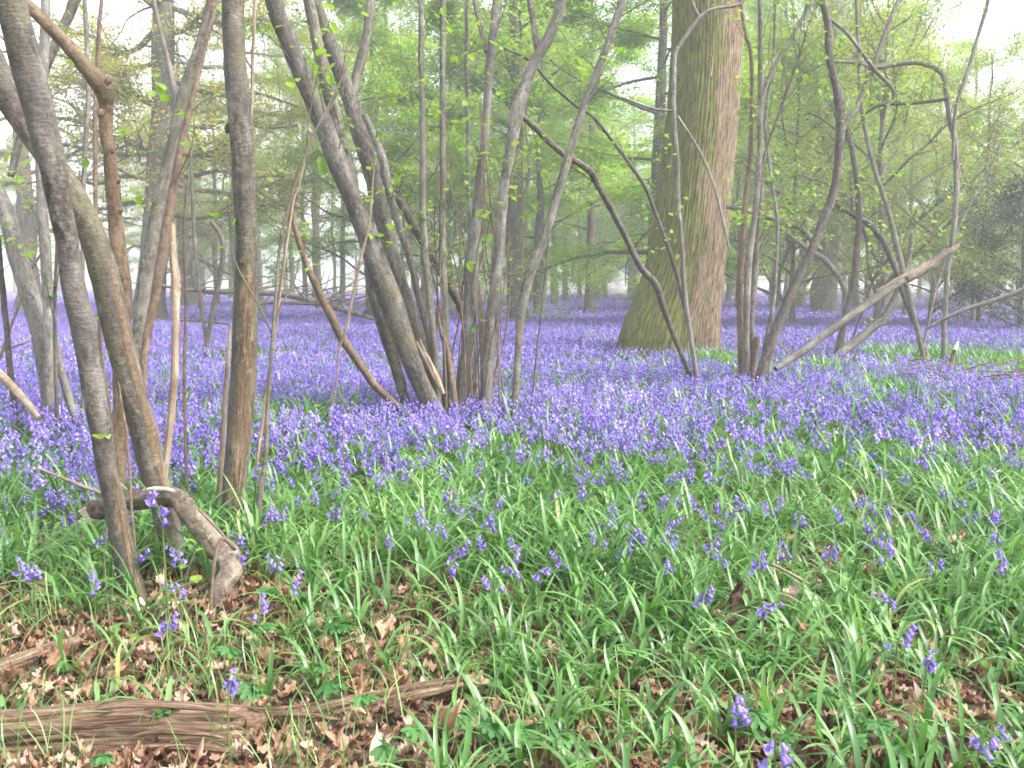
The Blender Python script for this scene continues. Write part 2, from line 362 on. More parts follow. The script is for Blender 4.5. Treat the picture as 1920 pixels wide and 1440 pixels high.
def twigs(mb, s, rng, n, L=(.3, .9), r=.003, lo=.3, up=.6, mi=0, lm=None, lsize=.055, nl=7):
    """thin side shoots springing from stem centreline s, leaves into lm"""
    for _ in range(n):
        i = int(rng.uniform(lo, .98)*(len(s)-1)); p = s[i, :3]; t = s[min(i+1, len(s)-1), :3]-p; t /= np.linalg.norm(t)+1e-9
        a = rng.uniform(0, 2*math.pi); d = t*.6 + np.array([math.cos(a), math.sin(a), up])*rng.uniform(.4, .9); d /= np.linalg.norm(d)
        l = rng.uniform(*L); q = [p]
        for k in range(5):
            d = d + rng.normal(0, .16, 3); d /= np.linalg.norm(d); q.append(q[-1]+d*l/5)
        c = spline(q, 2); tube(mb, c, np.linspace(max(min(r*1.6, s[i, 3]*.6), .0015), r*.5, len(c)), 4, 0, int(rng.integers(99)), mi, cap=False)
        if lm is not None:
            for k in range(nl):
                j = rng.integers(len(c)//2, len(c)); leaves(lm, (c[j]+rng.normal(0, lsize*.6, 3))[None], lsize, rng, .5, shape=(HAZ, HAZF))
def pix_leaves(mb, spots, Y, rng, size=.06, jitter=10, per=3):
    for x, y in spots:
        for k in range(per):
            p = P(x+rng.normal(0, jitter), y+rng.normal(0, jitter), Y+rng.normal(0, .06)); leaves(mb, p[None], size, rng, .6, shape=(HAZ, HAZF))
def part(name, mats, parent, fn, label=None):
    mb = MB(); r = fn(mb); o = mb.build(name, mats, parent)
    if label: o['label'] = label
    return r
def stem_part(parent, m, pts, Y0, Y1=None, seed=1, label=None, name='stem', tw=0, lm=None, rng=None, **kw):
    def f(mb):
        s = stem(mb, pts, Y0, Y1, seed, **kw)
        if tw: twigs(mb, s, rng, tw, lm=lm)
        return s
    return part(name, M[m], parent, f, label)
def strip(mb, s, i0, i1, a0, a1, seed, lift=1.03, jag=.25):
    """a ragged strip of bared wood lying on part of a stem's girth"""
    c, r = s[i0:i1, :3], s[i0:i1, 3]; t, n, b = frames(c); m = len(c); k = 9
    L = np.concatenate([[0], np.cumsum(np.linalg.norm(np.diff(c, axis=0), axis=1))])
    u = np.linspace(0, 1, k)[None]; env = np.sin(np.linspace(0.02, math.pi-.02, m))[:, None]**.35
    mid = (a0+a1)/2 + (fbm(L*9, 0*L, seed=seed)[:, None]-.5)*jag; hw = (a1-a0)/2*env*(1+(fbm(L*14, 0*L+3, seed=seed+3)[:, None]-.5)*1.2)
    th = mid + (u*2-1)*hw
    rr = r[:, None]*(lift + (fbm(np.cos(th)*4, np.sin(th)*4, L[:, None]*12, seed+5)-.5)*.16 - .12*np.abs(u*2-1)**3)
    # angle 0 = towards the camera
    to = np.array([0, -1., .0]); fwd = to - t*(t@to)[:, None]; fwd /= np.linalg.norm(fwd, axis=1, keepdims=True); side = np.cross(t, fwd)
    V = c[:, None] + rr[..., None]*(np.cos(th)[..., None]*fwd[:, None] + np.sin(th)[..., None]*side[:, None])
    i = np.arange(m-1)[:, None]*k; j = np.arange(k-1)[None]
    bk = np.stack([r[:, None]*np.cos(th), r[:, None]*np.sin(th), L[:, None]+0*th], -1)
    mb.add(V.reshape(-1, 3), np.stack([i+j, i+j+1, i+k+j+1, i+k+j], -1).reshape(-1, 4), bk=bk.reshape(-1, 3))

# ---- the coppice in the left foreground
rng = np.random.default_rng(11)
A = [(262,1140,50),(240,1065,45),(212,933,42),(200,880,41),(190,800,44),(162,640,49),(140,540,47),(127,450,45),(112,380,49),(97,300,55),(75,220,61),(50,130,64),(25,20,60),(8,-60,58)]
B = [(332,1090,44),(328,1033,47),(307,933,52),(289,880,52),(270,800,56),(250,733,56),(226,640,57),(198,533,58),(168,440,54),(125,350,52),(75,270,52),(30,195,58),(-5,130,58),(-45,50,56)]
Cc = [(226,850,28),(227,700,30),(231,560,32),(218,440,31),(208,330,28),(198,240,27),(198,200,28),(197,180,36),(190,160,40),(176,143,36),(158,122,30),(140,100,28),(95,50,26),(50,5,25),(10,-40,24)]
D = [(434,1015,44),(440,930,47),(446,860,50),(452,760,52),(458,640,53),(461,520,48),(462,440,46),(455,330,46),(450,240,48),(442,120,46),(440,0,46),(440,-80,45)]
E = [(245,720,28),(258,620,28),(275,500,28),(300,370,27),(325,270,27),(340,200,27),(360,130,25),(385,60,24),(405,-20,24)]
E2 = [(338,205,16),(322,140,12),(305,70,10),(287,-10,8)]
FF = [(270,720,15),(272,660,17),(290,560,19),(312,430,21),(330,330,17),(348,230,13),(375,130,9),(398,20,8),(405,-30,8)]
base = np.array([*P(330, 1080, 3.8)[:2], 0]); base[2] = gh1(base[0], base[1])
cop = thing('hazel_coppice', 'large grey brown coppiced tree in the left foreground with three thick stems', 'coppiced tree', base)
sA = stem_part(cop, 'hazel', A, 3.42, 3.1, 2, 'smooth grey stem leaning left across the picture edge', bump=.1, n=9, sides=22, rnd=.1)
sB = stem_part(cop, 'hazel', B, 3.75, 3.65, 5, 'brown grey stem crossing behind the leaning one', bump=.12, n=9, sides=22, rnd=.9)
sD = stem_part(cop, 'hazel', D, 4.35, 4.3, 8, 'upright stem, grey on one side and rotten on the other', bump=.1, n=10, sides=22, rnd=.3)
part('bare_wood', M['rotten'], cop, lambda mb: strip(mb, sD, 8, 64, -.55, 1.4, 3, 1.085, .4), 'brown rotten face of the upright stem')
part('bare_wood', M['rotten'], cop, lambda mb: strip(mb, sA, 2, 36, .5, 1.5, 6, 1.08), 'torn reddish brown strip along the leaning stem')
part('bare_wood', M['hazel_brown'], cop, lambda mb: strip(mb, sB, 22, 78, .5, 1.4, 9, 1.07), 'brown flank of the second stem')
stem_part(cop, 'hazel_brown', Cc, 4.5, 4.3, 12, 'orange brown stem with a knuckle where it bends left', bump=.22, sides=16, n=8)
for (x, y, wd, sd) in ((203, 152, 13, 1), (188, 212, 13, 2), (429, 240, 16, 3), (211, 283, 10, 4), (222, 340, 9, 5), (226, 395, 9, 6)):
    p = P(x, y, 4.32); r = wd*4.35/F/2; stp = np.linspace(-1, 1, 7); mb = MB()
    tube(mb, p + stp[:, None]*np.array([r*.5, 0, r*1.3]), np.sqrt(np.maximum(1-stp**2, .02))*r*.85, 9, .5, sd, cap=False)
    mb.build('knot', M['hazel_brown' if sd != 3 else 'hazel'], cop)
lm = MB()
sE = stem_part(cop, 'hazel_mid', E, 5.6, 5.8, 15, 'grey stem that forks into a narrow V', tw=5, lm=lm, rng=rng)
stem_part(cop, 'hazel_pale', E2, 5.72, 5.9, 16, ground_it=False)
stem_part(cop, 'red_stem', FF, 5.4, 5.6, 18, 'thin reddish brown stem beside the forked one', tw=4, lm=lm, rng=rng)
stem_part(cop, 'dead_pale', [(312,850,15),(325,733,16),(330,640,16),(329,533,17),(325,470,15),(321,420,13)], 3.9, 4.0, 21, 'pale broken off snag', extend=False, bump=.2)
stem_part(cop, 'red_stem', [(350,900,7),(345,730,7),(348,600,6),(345,430,5),(352,330,4)], 4.4, 4.5, 23)
stem_part(cop, 'dead_pale', [(406,990,13),(414,880,12),(425,700,9),(431,610,6)], 4.45, 4.5, 24, extend=False)
stem_part(cop, 'hazel', [(481,1065,14),(487,930,13),(497,860,11),(507,700,8),(517,560,7),(530,430,6),(560,330,5),(590,245,4),(650,150,3)], 4.0, 4.4, 25, 'thin grey pole right of the upright stem', tw=5, lm=lm, rng=rng)
stem_part(cop, 'dead_pale', [(462,700,4),(470,300,6),(474,100,7),(480,-20,7)], 4.5, 4.5, 26)
stem_part(cop, 'red_stem', [(205,760,7),(190,640,6),(178,330,8),(180,180,7),(186,60,7),(192,-20,7)], 5.5, 5.6, 27)
stem_part(cop, 'red_stem', [(246,930,6),(236,800,5),(215,690,5),(200,640,4)], 3.6, 3.7, 28, extend=False)
pix_leaves(lm, [(190,820),(205,818)], 3.3, rng, .045, 6, 1)
pix_leaves(lm, [(225,230),(240,250),(232,280),(310,180),(250,370),(262,380),(350,215),(430,15)], 5.6, rng, .07, 8, 3)
lm.build('foliage', M['lime'], cop)

# ---- curved dead branch lying through the coppice
def deadb(mb):
    pts = [(160,968,32),(185,955,42),(225,940,44),(262,936,42),(300,932,38),(332,936,40),(350,960,46),(378,990,48),(405,1022,50),(426,1048,52),(430,1072,46),(416,1100,40),(419,1135,44),(414,1180,42),(410,1235,40)]
    stem(mb, pts, 3.85, 3.25, 31, .4, 24, ground_it=False, extend=False, n=8)
db = thing('dead_branch', 'mottled dead branch with pale snapped end curving down between the left stems', 'branch', np.array([*P(412, 1235, 3.25)]))
part('limb', M['mottled'], db, deadb)
def splinter(mb):
    for i in range(14):
        y = 950+i*2.1; stem(mb, [(190, y-5, 6), (172, y, 12), (158, y+4, 9), (150+rng.uniform(-5, 9), y+7, 2)], 3.8, 3.79, 40+i, .2, 6, False, False, n=2)
part('snapped_end', M['fresh_wood'], db, splinter, 'pale fresh splintered end')
def barep(mb):
    stem(mb, [(268,919,4),(288,917,10),(318,919,9),(345,934,3)], 3.66, 3.62, 44, .2, 8, False, False)
part('bare_wood', M['fresh_wood'], db, barep)
def vine(mb):
    stem(mb, [(400,1235,6),(396,1130,7),(400,1060,8),(415,1010,9),(440,1030,7),(400,985,6),(372,955,5)], 3.2, 3.4, 45, .15, 8, False, False)
part('twig', M['red_stem'], db, vine)

# ---- long weathered log along the bottom
def weathered(name, label, pts, Y0, Y1, seed, amp, parent=None):
    q = []
    for i, (x, y, wd) in enumerate(pts):
        Y = Y0 + (Y1-Y0)*i/(len(pts)-1); p = P(x, y, Y); q.append([*p, wd*depth(p)/F/2])
    s = spline(q, 40); r0 = s[:, 3].mean()
    def disp(th, L):
        tw_ = th + L*.7
        a = fbm(np.cos(tw_)*4.5, np.sin(tw_)*4.5, L*2.2, seed, 4); ridge = np.abs(a-.5)*2
        a2 = fbm(np.cos(tw_)*1.5, np.sin(tw_)*1.5, L*3, seed+9, 2)-.5
        crack = -np.exp(-((np.abs(vn(np.cos(tw_)*2.2, np.sin(tw_)*2.2, L*1.1, seed+4)-.5))/.03)**2)
        return amp*(ridge*.45 - .15 + a2*1.3 + crack*.9)
    mb = MB(); tube(mb, s[:, :3], s[:, 3], 120, 0, seed, disp=disp); return mb, s
lg = thing('fallen_log', 'long weathered brown log with split grain lying along the bottom left edge', 'log', np.array([*P(250, 1420, 2.35)]))
mb, sL = weathered('log', '', [(-420,1408,118),(-150,1400,122),(0,1393,120),(120,1386,120),(250,1378,124),(330,1376,112),(420,1377,102),(470,1372,78),(492,1376,44)], 2.33, 2.42, 61, .022)
mb.build('trunk', M['log'], lg)
mb, sL2 = weathered('log', '', [(300,1350,60),(450,1356,62),(560,1348,56),(650,1328,48),(740,1306,40),(820,1288,30),(866,1278,16)], 2.47, 2.62, 67, .018)
mb.build('split_limb', M['log'], lg)
def logbark(mb):
    for i, (y, x0, x1) in enumerate(((1322,180,430),(1372,250,420),(1400,205,470),(1338,420,640))):
        stem(mb, [(x0, y+8, 5), (x0*.7+x1*.3, y, 13), (x0*.3+x1*.7, y+3, 13), (x1, y+12, 5)], 2.285 if i != 3 else 2.45, None, 70+i, .3, 8, False, False, n=8)
part('splinter', M['log'], lg, logbark)

# small branch behind it, half buried in litter, and loose twigs
def loose(name, label, m, pts, Y0, Y1, seed, cat='branch', group=None, ground_end=False, tw=0):
    mb = MB(); s = stem(mb, pts, Y0, Y1, seed, .16, 10, ground_end, False, n=6)
    if tw: twigs(mb, s, rng, tw, (.2, .8), .004, .1)
    o = mb.mesh(name, M[m], s[0, :3]); ob = link(name, o); _at(ob, s[0, :3]); tag(ob, label, cat, group); return ob
loose('fallen_branch', 'brown crumbling branch half sunk in leaf litter behind the log', 'rotten', [(-60,1275,40),(40,1240,38),(110,1215,30),(180,1195,16)], 2.75, 3.05, 81)
loose('dry_stalk', 'pale straw stalk slanting down behind the left leaning stem', 'dead_pale', [(72,878,7),(110,893,7),(190,925,7),(240,945,5)], 4.0, 3.9, 82, 'stalk')
loose('dry_stalk', 'short pale straw stalk lying in the green leaves at centre right', 'dead_pale', [(1450,1058,7),(1485,1077,7),(1518,1096,6)], 3.3, 3.2, 83, 'stalk')
loose('dry_stalk', 'brown twig stuck in the ground left of the purple flowers', 'red_stem', [(670,1150,5),(690,1100,5),(705,1070,5)], 3.4, 3.4, 84, 'twig')
loose('dry_stalk', 'pale twig pointing up at the left picture edge above the purple carpet', 'hazel_pale', [(-20,668,6),(30,648,6),(62,636,4)], 9.5, 9.5, 85, 'twig')
loose('stick', 'thick tan stick lying through the purple flowers at the left edge', 'dead_pale', [(-10,690,17),(22,725,18),(50,755,16),(72,785,12)], 6.4, 5.9, 86, 'stick', ground_end=False)

# ---- second coppice at the left edge
b2 = P(80, 760, 6.6); b2[2] = gh1(b2[0], b2[1])
c2 = thing('hazel_coppice', 'pale lichen grey coppiced tree at the far left edge among purple flowers', 'coppiced tree', b2)
lm = MB()
stem_part(c2, 'hazel_pale', [(95,760,34),(85,690,35),(70,600,38),(45,520,38),(25,460,36),(10,400,34),(-20,330,34),(-40,250,32)], 6.6, 6.7, 101, 'thick lichen grey stem leaning out of the picture', extend=False)
stem_part(c2, 'hazel_pale', [(92,770,22),(92,640,22),(90,520,22),(82,420,22),(76,330,20),(75,240,20),(82,130,20),(86,0,18),(88,-60,18)], 6.5, 6.6, 102, 'straight pale grey stem', tw=5, lm=lm, rng=rng)
for i, a in enumerate(([(107,790,8),(105,700,8),(103,560,7),(108,430,6)], [(147,810,17),(128,745,17),(112,690,16),(106,640,12)], [(16,660,12),(8,580,12),(0,500,12),(-10,380,10)],
                       [(155,700,7),(155,500,9),(158,300,10),(165,190,10),(163,80,10),(158,-20,9)], [(188,700,6),(182,450,8),(179,300,8),(182,100,7),(192,-20,6)], [(40,560,5),(62,500,6),(82,470,6)])):
    stem_part(c2, ['stem_dark', 'hazel_pale', 'stem_dark', 'hazel_pale', 'red_stem', 'red_stem'][i], a, 6.4+.15*i, None, 110+i, tw=3, lm=lm, rng=rng)
stem_part(c2, 'stem_dark', [(20,330,14),(40,250,16),(70,170,17),(108,72,18),(125,40,20),(150,-20,22)], 6.8, 7.2, 117, 'dark limb slanting up to the right', ground_it=False)
pix_leaves(lm, [(20,320),(45,310),(5,345),(100,555),(112,552),(60,480),(35,290),(70,305)], 6.5, rng, .07, 9, 2)
lm.build('foliage', M['lime'], c2)

# ---- coppice in the middle
b3 = P(840, 740, 7.5); b3[2] = gh1(b3[0], b3[1])
c3 = thing('hazel_coppice', 'many stemmed grey coppiced tree rising from the purple flowers in the middle', 'coppiced tree', b3)
lm = MB(); Y = 7.4
mid_f = {0: .86, 1: .9, 2: .88}
mid = [
 ('hazel', 'thick stem leaning far to the left', [(803,745,46),(775,680,46),(745,600,54),(716,520,58),(690,450,50),(660,370,46),(628,290,46),(602,225,46),(575,160,44),(552,100,44),(528,40,44),(508,-20,42)], 7.3, 7.1),
 ('hazel_mid', None, [(676,415,22),(668,380,26),(656,320,30),(638,250,30),(619,180,30),(602,110,28),(588,50,26),(575,-20,26)], 7.45, 7.4),
 ('hazel_mid', 'leaning stem that forks below the picture top', [(812,740,40),(783,640,42),(759,560,38),(736,480,38),(719,420,38),(701,350,38),(681,270,40),(656,190,38),(633,120,36),(607,50,30),(590,0,28),(575,-60,26)], 7.6, 7.6),
 ('hazel_mid', None, [(656,200,22),(667,150,23),(680,100,22),(690,50,20),(696,-20,20)], 7.6, 7.8),
 ('hazel_pale', 'silvery stem bending beside the leaning pair', [(822,700,13),(802,620,13),(786,560,15),(771,500,15),(757,450,16),(741,400,16),(727,340,18),(720,300,18),(706,265,16),(682,215,14)], 7.5, 7.45),
 ('stem_dark', 'dark crooked stem behind the poles', [(884,700,18),(872,600,19),(846,540,20),(811,480,20),(780,430,20),(745,370,16),(700,300,12)], 8.1, 8.0),
 ('hazel_mid', None, [(822,745,14),(817,680,14),(810,600,15),(800,510,16),(795,440,16),(793,380,15),(792,250,13),(790,150,12),(790,0,13),(790,-60,12)], 7.35, 7.3),
 ('hazel_mid', None, [(838,735,16),(837,670,15),(835,570,16),(830,480,16),(830,350,14),(830,200,13),(830,0,13),(830,-60,13)], 7.4, 7.4),
 ('hazel_pale', None, [(893,690,7),(888,560,8),(884,480,8),(880,400,8),(877,250,9),(875,150,9),(875,-20,8)], 7.8, 7.8),
 ('hazel_pale', 'thick pale grey upright stem', [(870,715,30),(877,640,30),(881,570,31),(885,500,31),(890,430,27),(897,390,24),(905,300,19),(913,200,18),(921,90,20),(932,0,22),(935,-40,22)], 7.6, 7.7),
 ('hazel_mid', None, [(912,97,12),(900,50,10),(890,0,9),(886,-30,9)], 7.68, 7.75),
 ('hazel_pale', 'pale stem with a swollen elbow and a fork', [(914,730,26),(917,680,27),(923,600,27),(930,530,25),(936,470,23),(941,400,22),(948,333,22),(958,267,25),(967,215,31),(981,173,25),(1003,117,24),(1027,77,24),(1048,25,24),(1056,-40,23)], 7.5, 7.4),
 ('hazel_mid', None, [(1010,98,16),(1000,50,13),(993,0,13),(990,-40,12)], 7.43, 7.5),
 ('hazel_mid', 'grey stem leaning to the right', [(968,705,15),(973,633,17),(980,567,21),(993,517,22),(1018,455,21),(1045,367,19),(1067,290,18),(1090,210,17),(1107,167,16),(1133,100,17),(1150,50,17),(1167,0,18),(1176,-40,18)], 7.3, 7.2),
 ('stem_dark', None, [(1003,695,4),(1020,540,4),(1028,450,4),(1030,400,3)], 7.2, 7.2),
 ('hazel', None, [(760,745,22),(744,690,26),(716,600,30),(700,550,28),(691,505,22),(686,460,12)], 7.5, 7.4),
 ('red_stem', None, [(848,720,14),(840,660,13),(828,620,12),(822,585,6)], 7.35, 7.4),
]
for i, (m, lb, a, y0, y1) in enumerate(mid):
    a = [(x, y, wd*mid_f.get(i, .95)) for x, y, wd in a]
    stem_part(c3, m, a, y0, y1, 130+i, lb, tw=11 if len(a) > 6 else 0, lm=lm, rng=rng, ground_it=a[0][1] > 450, bump=.18, sides=18, rnd=(i*.37) % 1)
def torn(mb):
    for i in range(6):
        o = rng.uniform(-5, 5); stem(mb, [(832+o*.3, 738, 7), (815+o, 700, 9), (795+o, 660, 6), (785+o, 640+rng.uniform(-5, 15), 3)], 7.18, None, 150+i, .25, 6, False, False, n=3)
part('bare_wood', M['dead_pale'], c3, torn, 'pale torn strip at the foot of the leaning stem')
part('bare_wood', M['dead_pale'], c3, lambda mb: stem(mb, [(905,700,10),(903,620,11),(900,560,9),(899,530,5)], 7.55, None, 161, .3, 8, True, False))
def shoots(mb):
    for i in range(26):
        x0 = rng.uniform(800, 960); t = rng.uniform(-.18, .22); h = rng.uniform(150, 560); y1 = 720-h
        wd = rng.uniform(2.5, 5); k = [(x0+t*h*f+rng.normal(0, 5), 720-h*f, wd*(1-.5*f)) for f in (0, .25, .5, .75, 1)]
        s = stem(mb, k, 7.3+rng.uniform(0, .7), None, 170+i, .1, 5, True, False, n=3)
        twigs(mb, s, rng, 2, (.15, .5), .002, .4, lm=lm, nl=2)
part('shoots', M['red_stem'], c3, shoots)
pix_leaves(lm, [(600,310),(606,318),(690,310),(712,350),(706,362),(700,390),(705,440),(730,430),(745,435),(722,452),(940,180),(930,190),(945,195),(890,270),(905,275),(880,225),(855,225),(960,370),(950,380),(972,375),(905,390),(912,400),(985,400),(1000,395),(825,220),(870,110),(850,115),(930,85),(918,75),(640,655),(652,662),(608,755),(600,760),(610,310),(565,420),(1000,205),(985,95),(905,455),(890,500),(970,260)], 7.2, rng, .075, 9, 2)
lm.build('foliage', M['lime'], c3)

# brown leaning stick left of the middle coppice, bare shoots beside it
sp = thing('leaning_stem', 'bare brown stem leaning left with a broken top beside the middle coppice', 'stem', np.array([*P(735, 750, 7.2)]))
stem_part(sp, 'hazel_brown', [(732,750,15),(700,720,16),(673,683,17),(640,633,18),(623,600,18),(593,540,16),(570,487,13),(550,420,11),(543,385,9)], 7.2, 6.8, 191, extend=False)
stem_part(sp, 'dead_pale', [(623,760,4),(633,700,4),(637,650,5),(650,613,6),(663,543,6),(677,483,6),(692,417,5),(700,330,4),(703,290,3)], 6.9, 6.7, 192, 'thin pale shoot', extend=False)
sq = thing('bare_shoot', 'pair of thin straw coloured shoots arching up right of the upright left stem', 'shoot', np.array([*P(500, 900, 4.6)]))
stem_part(sq, 'dead_pale', [(505,700,6),(545,410,5),(560,350,5),(580,270,4),(620,190,3),(650,130,3)], 5.2, 5.2, 193, extend=False)
stem_part(sq, 'hazel_brown', [(513,640,5),(528,520,5),(540,430,5),(556,330,5),(575,290,4),(588,255,3)], 5.3, 5.3, 194, extend=False)

# ---- slender saplings in front of the oak
b4 = P(1300, 695, 9.0); b4[2] = gh1(b4[0], b4[1])
c4 = thing('hazel_sapling', 'few thin bare arching stems standing before the big oak trunk', 'sapling', b4)
lm = MB()
stem_part(c4, 'stem_dark', [(1290,695,9),(1280,670,10),(1260,620,11),(1245,580,13),(1230,535,15),(1200,500,14),(1175,450,13),(1150,400,13),(1140,380,13),(1120,345,14),(1105,320,15),(1060,290,14),(1030,265,13),(1000,235,13),(975,215,11)], 9.0, 7.7, 201, 'dark crooked branch arching left', extend=False, tw=5, lm=lm, rng=rng)
stem_part(c4, 'stem_dark', [(1305,690,8),(1300,660,9),(1290,600,9),(1275,540,9),(1257,475,9),(1233,410,8),(1213,357,8),(1183,310,8),(1140,253,7),(1113,220,7),(1080,197,7),(1033,157,7),(993,113,7),(945,90,5)], 9.1, 8.6, 202, extend=False, tw=7, lm=lm, rng=rng)
stem_part(c4, 'hazel_pale', [(1303,690,10),(1295,630,10),(1285,560,10),(1280,477,9),(1273,400,9),(1270,300,9),(1265,217,9),(1264,150,9),(1267,100,8),(1282,74,8),(1313,32,8),(1340,16,7),(1385,8,6),(1420,-30,5)], 9.0, 8.9, 203, 'pale stem standing out against the oak', extend=False)
stem_part(c4, 'hazel_pale', [(1313,34,7),(1301,14,7),(1294,-20,6)], 8.95, 8.95, 204, ground_it=False)
stem_part(c4, 'hazel_pale', [(1270,217,4),(1317,293,6),(1347,377,6),(1367,467,5)], 8.95, 8.7, 205, ground_it=False, extend=False)
stem_part(c4, 'hazel_pale', [(1264,208,5),(1230,205,5),(1200,195,5),(1165,182,3)], 8.95, 8.9, 206, ground_it=False, extend=False)
stem_part(c4, 'dead_pale', [(1333,143,4),(1335,110,4),(1328,105,3)], 8.9, 8.9, 207, ground_it=False, extend=False)
if lm.n: lm.build('foliage', M['lime'], c4)

# ---- right coppice
b5 = P(1405, 705, 9.4); b5[2] = gh1(b5[0], b5[1])
c5 = thing('hazel_coppice', 'coppiced tree with slim upright poles and one dark leaning stem right of the oak', 'coppiced tree', b5)
lm = MB()
rc = [
 ('hazel_mid', None, [(1399,705,14),(1400,600,14),(1404,500,15),(1412,430,13),(1418,380,12),(1424,300,11),(1427,170,11),(1425,0,10),(1425,-40,9)], 9.3, 9.3),
 ('red_stem', None, [(1391,703,15),(1389,620,15),(1387,533,14),(1392,440,12),(1400,350,10),(1408,280,9),(1410,200,8),(1408,100,8),(1398,60,7),(1387,-10,7)], 9.4, 9.4),
 ('hazel_mid', None, [(1412,700,12),(1409,600,13),(1415,520,14),(1420,450,12),(1426,380,10),(1430,320,8)], 9.5, 9.6),
 ('hazel_pale', None, [(1447,620,7),(1455,500,8),(1457,410,8),(1447,340,8),(1437,260,7),(1438,200,7),(1452,80,7),(1453,-10,7)], 9.8, 9.9),
 ('hazel_mid', None, [(1424,330,6),(1430,187,9),(1453,123,9),(1487,67,9),(1523,0,8),(1535,-30,8)], 9.4, 9.6),
 ('stem_dark', 'dark leaning stem bending upright', [(1428,698,24),(1443,650,23),(1470,583,21),(1507,500,19),(1530,450,19),(1546,410,18),(1562,365,18),(1572,300,18),(1575,233,18),(1568,167,17),(1557,117,16),(1553,50,15),(1540,-10,14)], 9.2, 9.4),
 ('hazel_mid', None, [(1574,255,13),(1590,225,12),(1607,200,12),(1620,165,10),(1640,117,10),(1660,60,9),(1685,0,9),(1700,-40,8)], 9.4, 9.6),
 ('hazel_mid', None, [(1553,33,7),(1585,60,8),(1610,90,8),(1640,130,8),(1672,165,8),(1676,185,5)], 9.4, 9.5),
 ('stem_dark', None, [(1425,330,4),(1440,270,5),(1470,190,5),(1500,100,4),(1512,60,3)], 9.3, 9.3),
]
for i, (m, lb, a, y0, y1) in enumerate(rc):
    stem_part(c5, m, a, y0, y1, 220+i, lb, tw=12, bump=.16, lm=lm, rng=rng, ground_it=a[0][1] > 500, rnd=(i*.41) % 1)
stem_part(c5, 'red_stem', [(1412,700,14),(1416,665,14),(1421,632,12)], 9.45, 9.45, 240, 'short orange brown stub', name='stub', extend=False)
pix_leaves(lm, [(1400,40),(1380,30),(1690,330)], 9.2, rng, .07, 8, 2)
lm.build('foliage', M['lime'], c5)

fb = thing('fallen_branch', 'long straight broken branch leaning across the flowers right of the oak', 'branch', P(1455, 692, 9.0))
stem_part(fb, 'hazel', [(1455,692,12),(1500,662,15),(1545,630,16),(1587,600,16),(1620,576,17),(1650,553,18),(1690,526,17)], 9.0, 9.7, 251, name='limb', extend=False, ground_it=False)
stem_part(fb, 'mottled', [(1700,523,15),(1718,513,20),(1738,500,21),(1757,487,18),(1772,474,15),(1784,469,11),(1797,460,8)], 9.72, 9.9, 252, name='limb', label='shredded upper end with peeling bark', extend=False, ground_it=False, bump=.45)
def spl(mb):
    for i in range(8):
        o = rng.uniform(-9, 9); stem(mb, [(1655+rng.uniform(-15, 15), 548+o*.6, 5), (1690, 525+o, 8), (1722, 510+o, 6)], 9.7, 9.75, 255+i, .2, 6, False, False, n=3)
part('splinter', M['dead_pale'], fb, spl, 'pale torn fibres where it snapped')
loose('fallen_branch', 'thin pale dead branch propped above the flowers at the right edge', 'hazel_pale', [(1735,617,6),(1773,597,8),(1820,577,9),(1883,557,10),(1940,534,9)], 12.0, 11.5, 262, tw=3)

# ---- coppice further back on the right
b6 = P(1710, 630, 12.5); b6[2] = gh1(b6[0], b6[1])
c6 = thing('hazel_coppice', 'coppiced tree further back on the right with one stem bent over at a right angle', 'coppiced tree', b6)
lm = MB()
rr_ = [
 ('hazel_mid', None, [(1723,635,10),(1707,567,12),(1687,483,12),(1667,400,10),(1640,317,10),(1620,233,8),(1612,170,7),(1610,100,7),(1606,0,7)], 12.3, 12.3),
 ('stem_dark', None, [(1722,625,11),(1697,560,12),(1680,507,13),(1670,480,13),(1655,450,13),(1630,420,12),(1607,407,11),(1567,383,10)], 12.6, 12.9),
 ('hazel_mid', 'stem bent over at a right angle near the top', [(1770,632,11),(1770,600,10),(1776,520,9),(1786,440,10),(1791,400,11),(1793,333,11),(1790,267,12),(1780,213,11),(1774,167,11),(1764,135,11),(1727,118,11),(1683,120,10),(1640,127,9),(1610,118,8),(1556,115,6)], 12.0, 12.3),
 ('hazel_mid', None, [(1786,300,6),(1793,200,8),(1820,117,8),(1853,0,8),(1862,-40,8)], 12.0, 12.2),
 ('stem_dark', None, [(1777,185,6),(1763,187,7),(1720,193,7),(1653,197,6),(1623,213,4)], 12.0, 12.2),
 ('hazel_mid', None, [(1640,612,16),(1655,600,16),(1683,550,15),(1700,500,12),(1712,440,10)], 12.9, 13.1),
 ('stem_dark', None, [(1583,605,13),(1600,533,14),(1607,467,14),(1611,400,14),(1608,350,12),(1597,283,11),(1587,240,9),(1583,190,7)], 12.8, 12.9),
 ('hazel_mid', None, [(1583,585,10),(1586,545,11),(1553,493,11),(1513,467,10),(1463,427,9)], 13.0, 13.4),
 ('hazel_mid', None, [(1540,470,9),(1520,448,12),(1505,432,13),(1470,418,13),(1400,395,11),(1362,387,10)], 13.4, 13.9),
 ('stem_dark', None, [(1445,590,5),(1460,520,6),(1478,470,7),(1500,430,5),(1520,390,4)], 13.5, 13.5),
 ('stem_dark', None, [(1615,590,5),(1640,520,6),(1668,480,5),(1690,420,4)], 13.5, 13.5),
 ('hazel_pale', None, [(1742,600,5),(1760,520,6),(1800,420,5),(1850,330,4),(1880,260,3)], 12.5, 12.5),
]
for i, (m, lb, a, y0, y1) in enumerate(rr_):
    stem_part(c6, m, a, y0, y1, 270+i, lb, tw=17, bump=.18, lm=lm, rng=rng, ground_it=a[0][1] > 540, extend=a[-1][1] < 5)
lm.build('foliage', M['leaf_green'], c6)

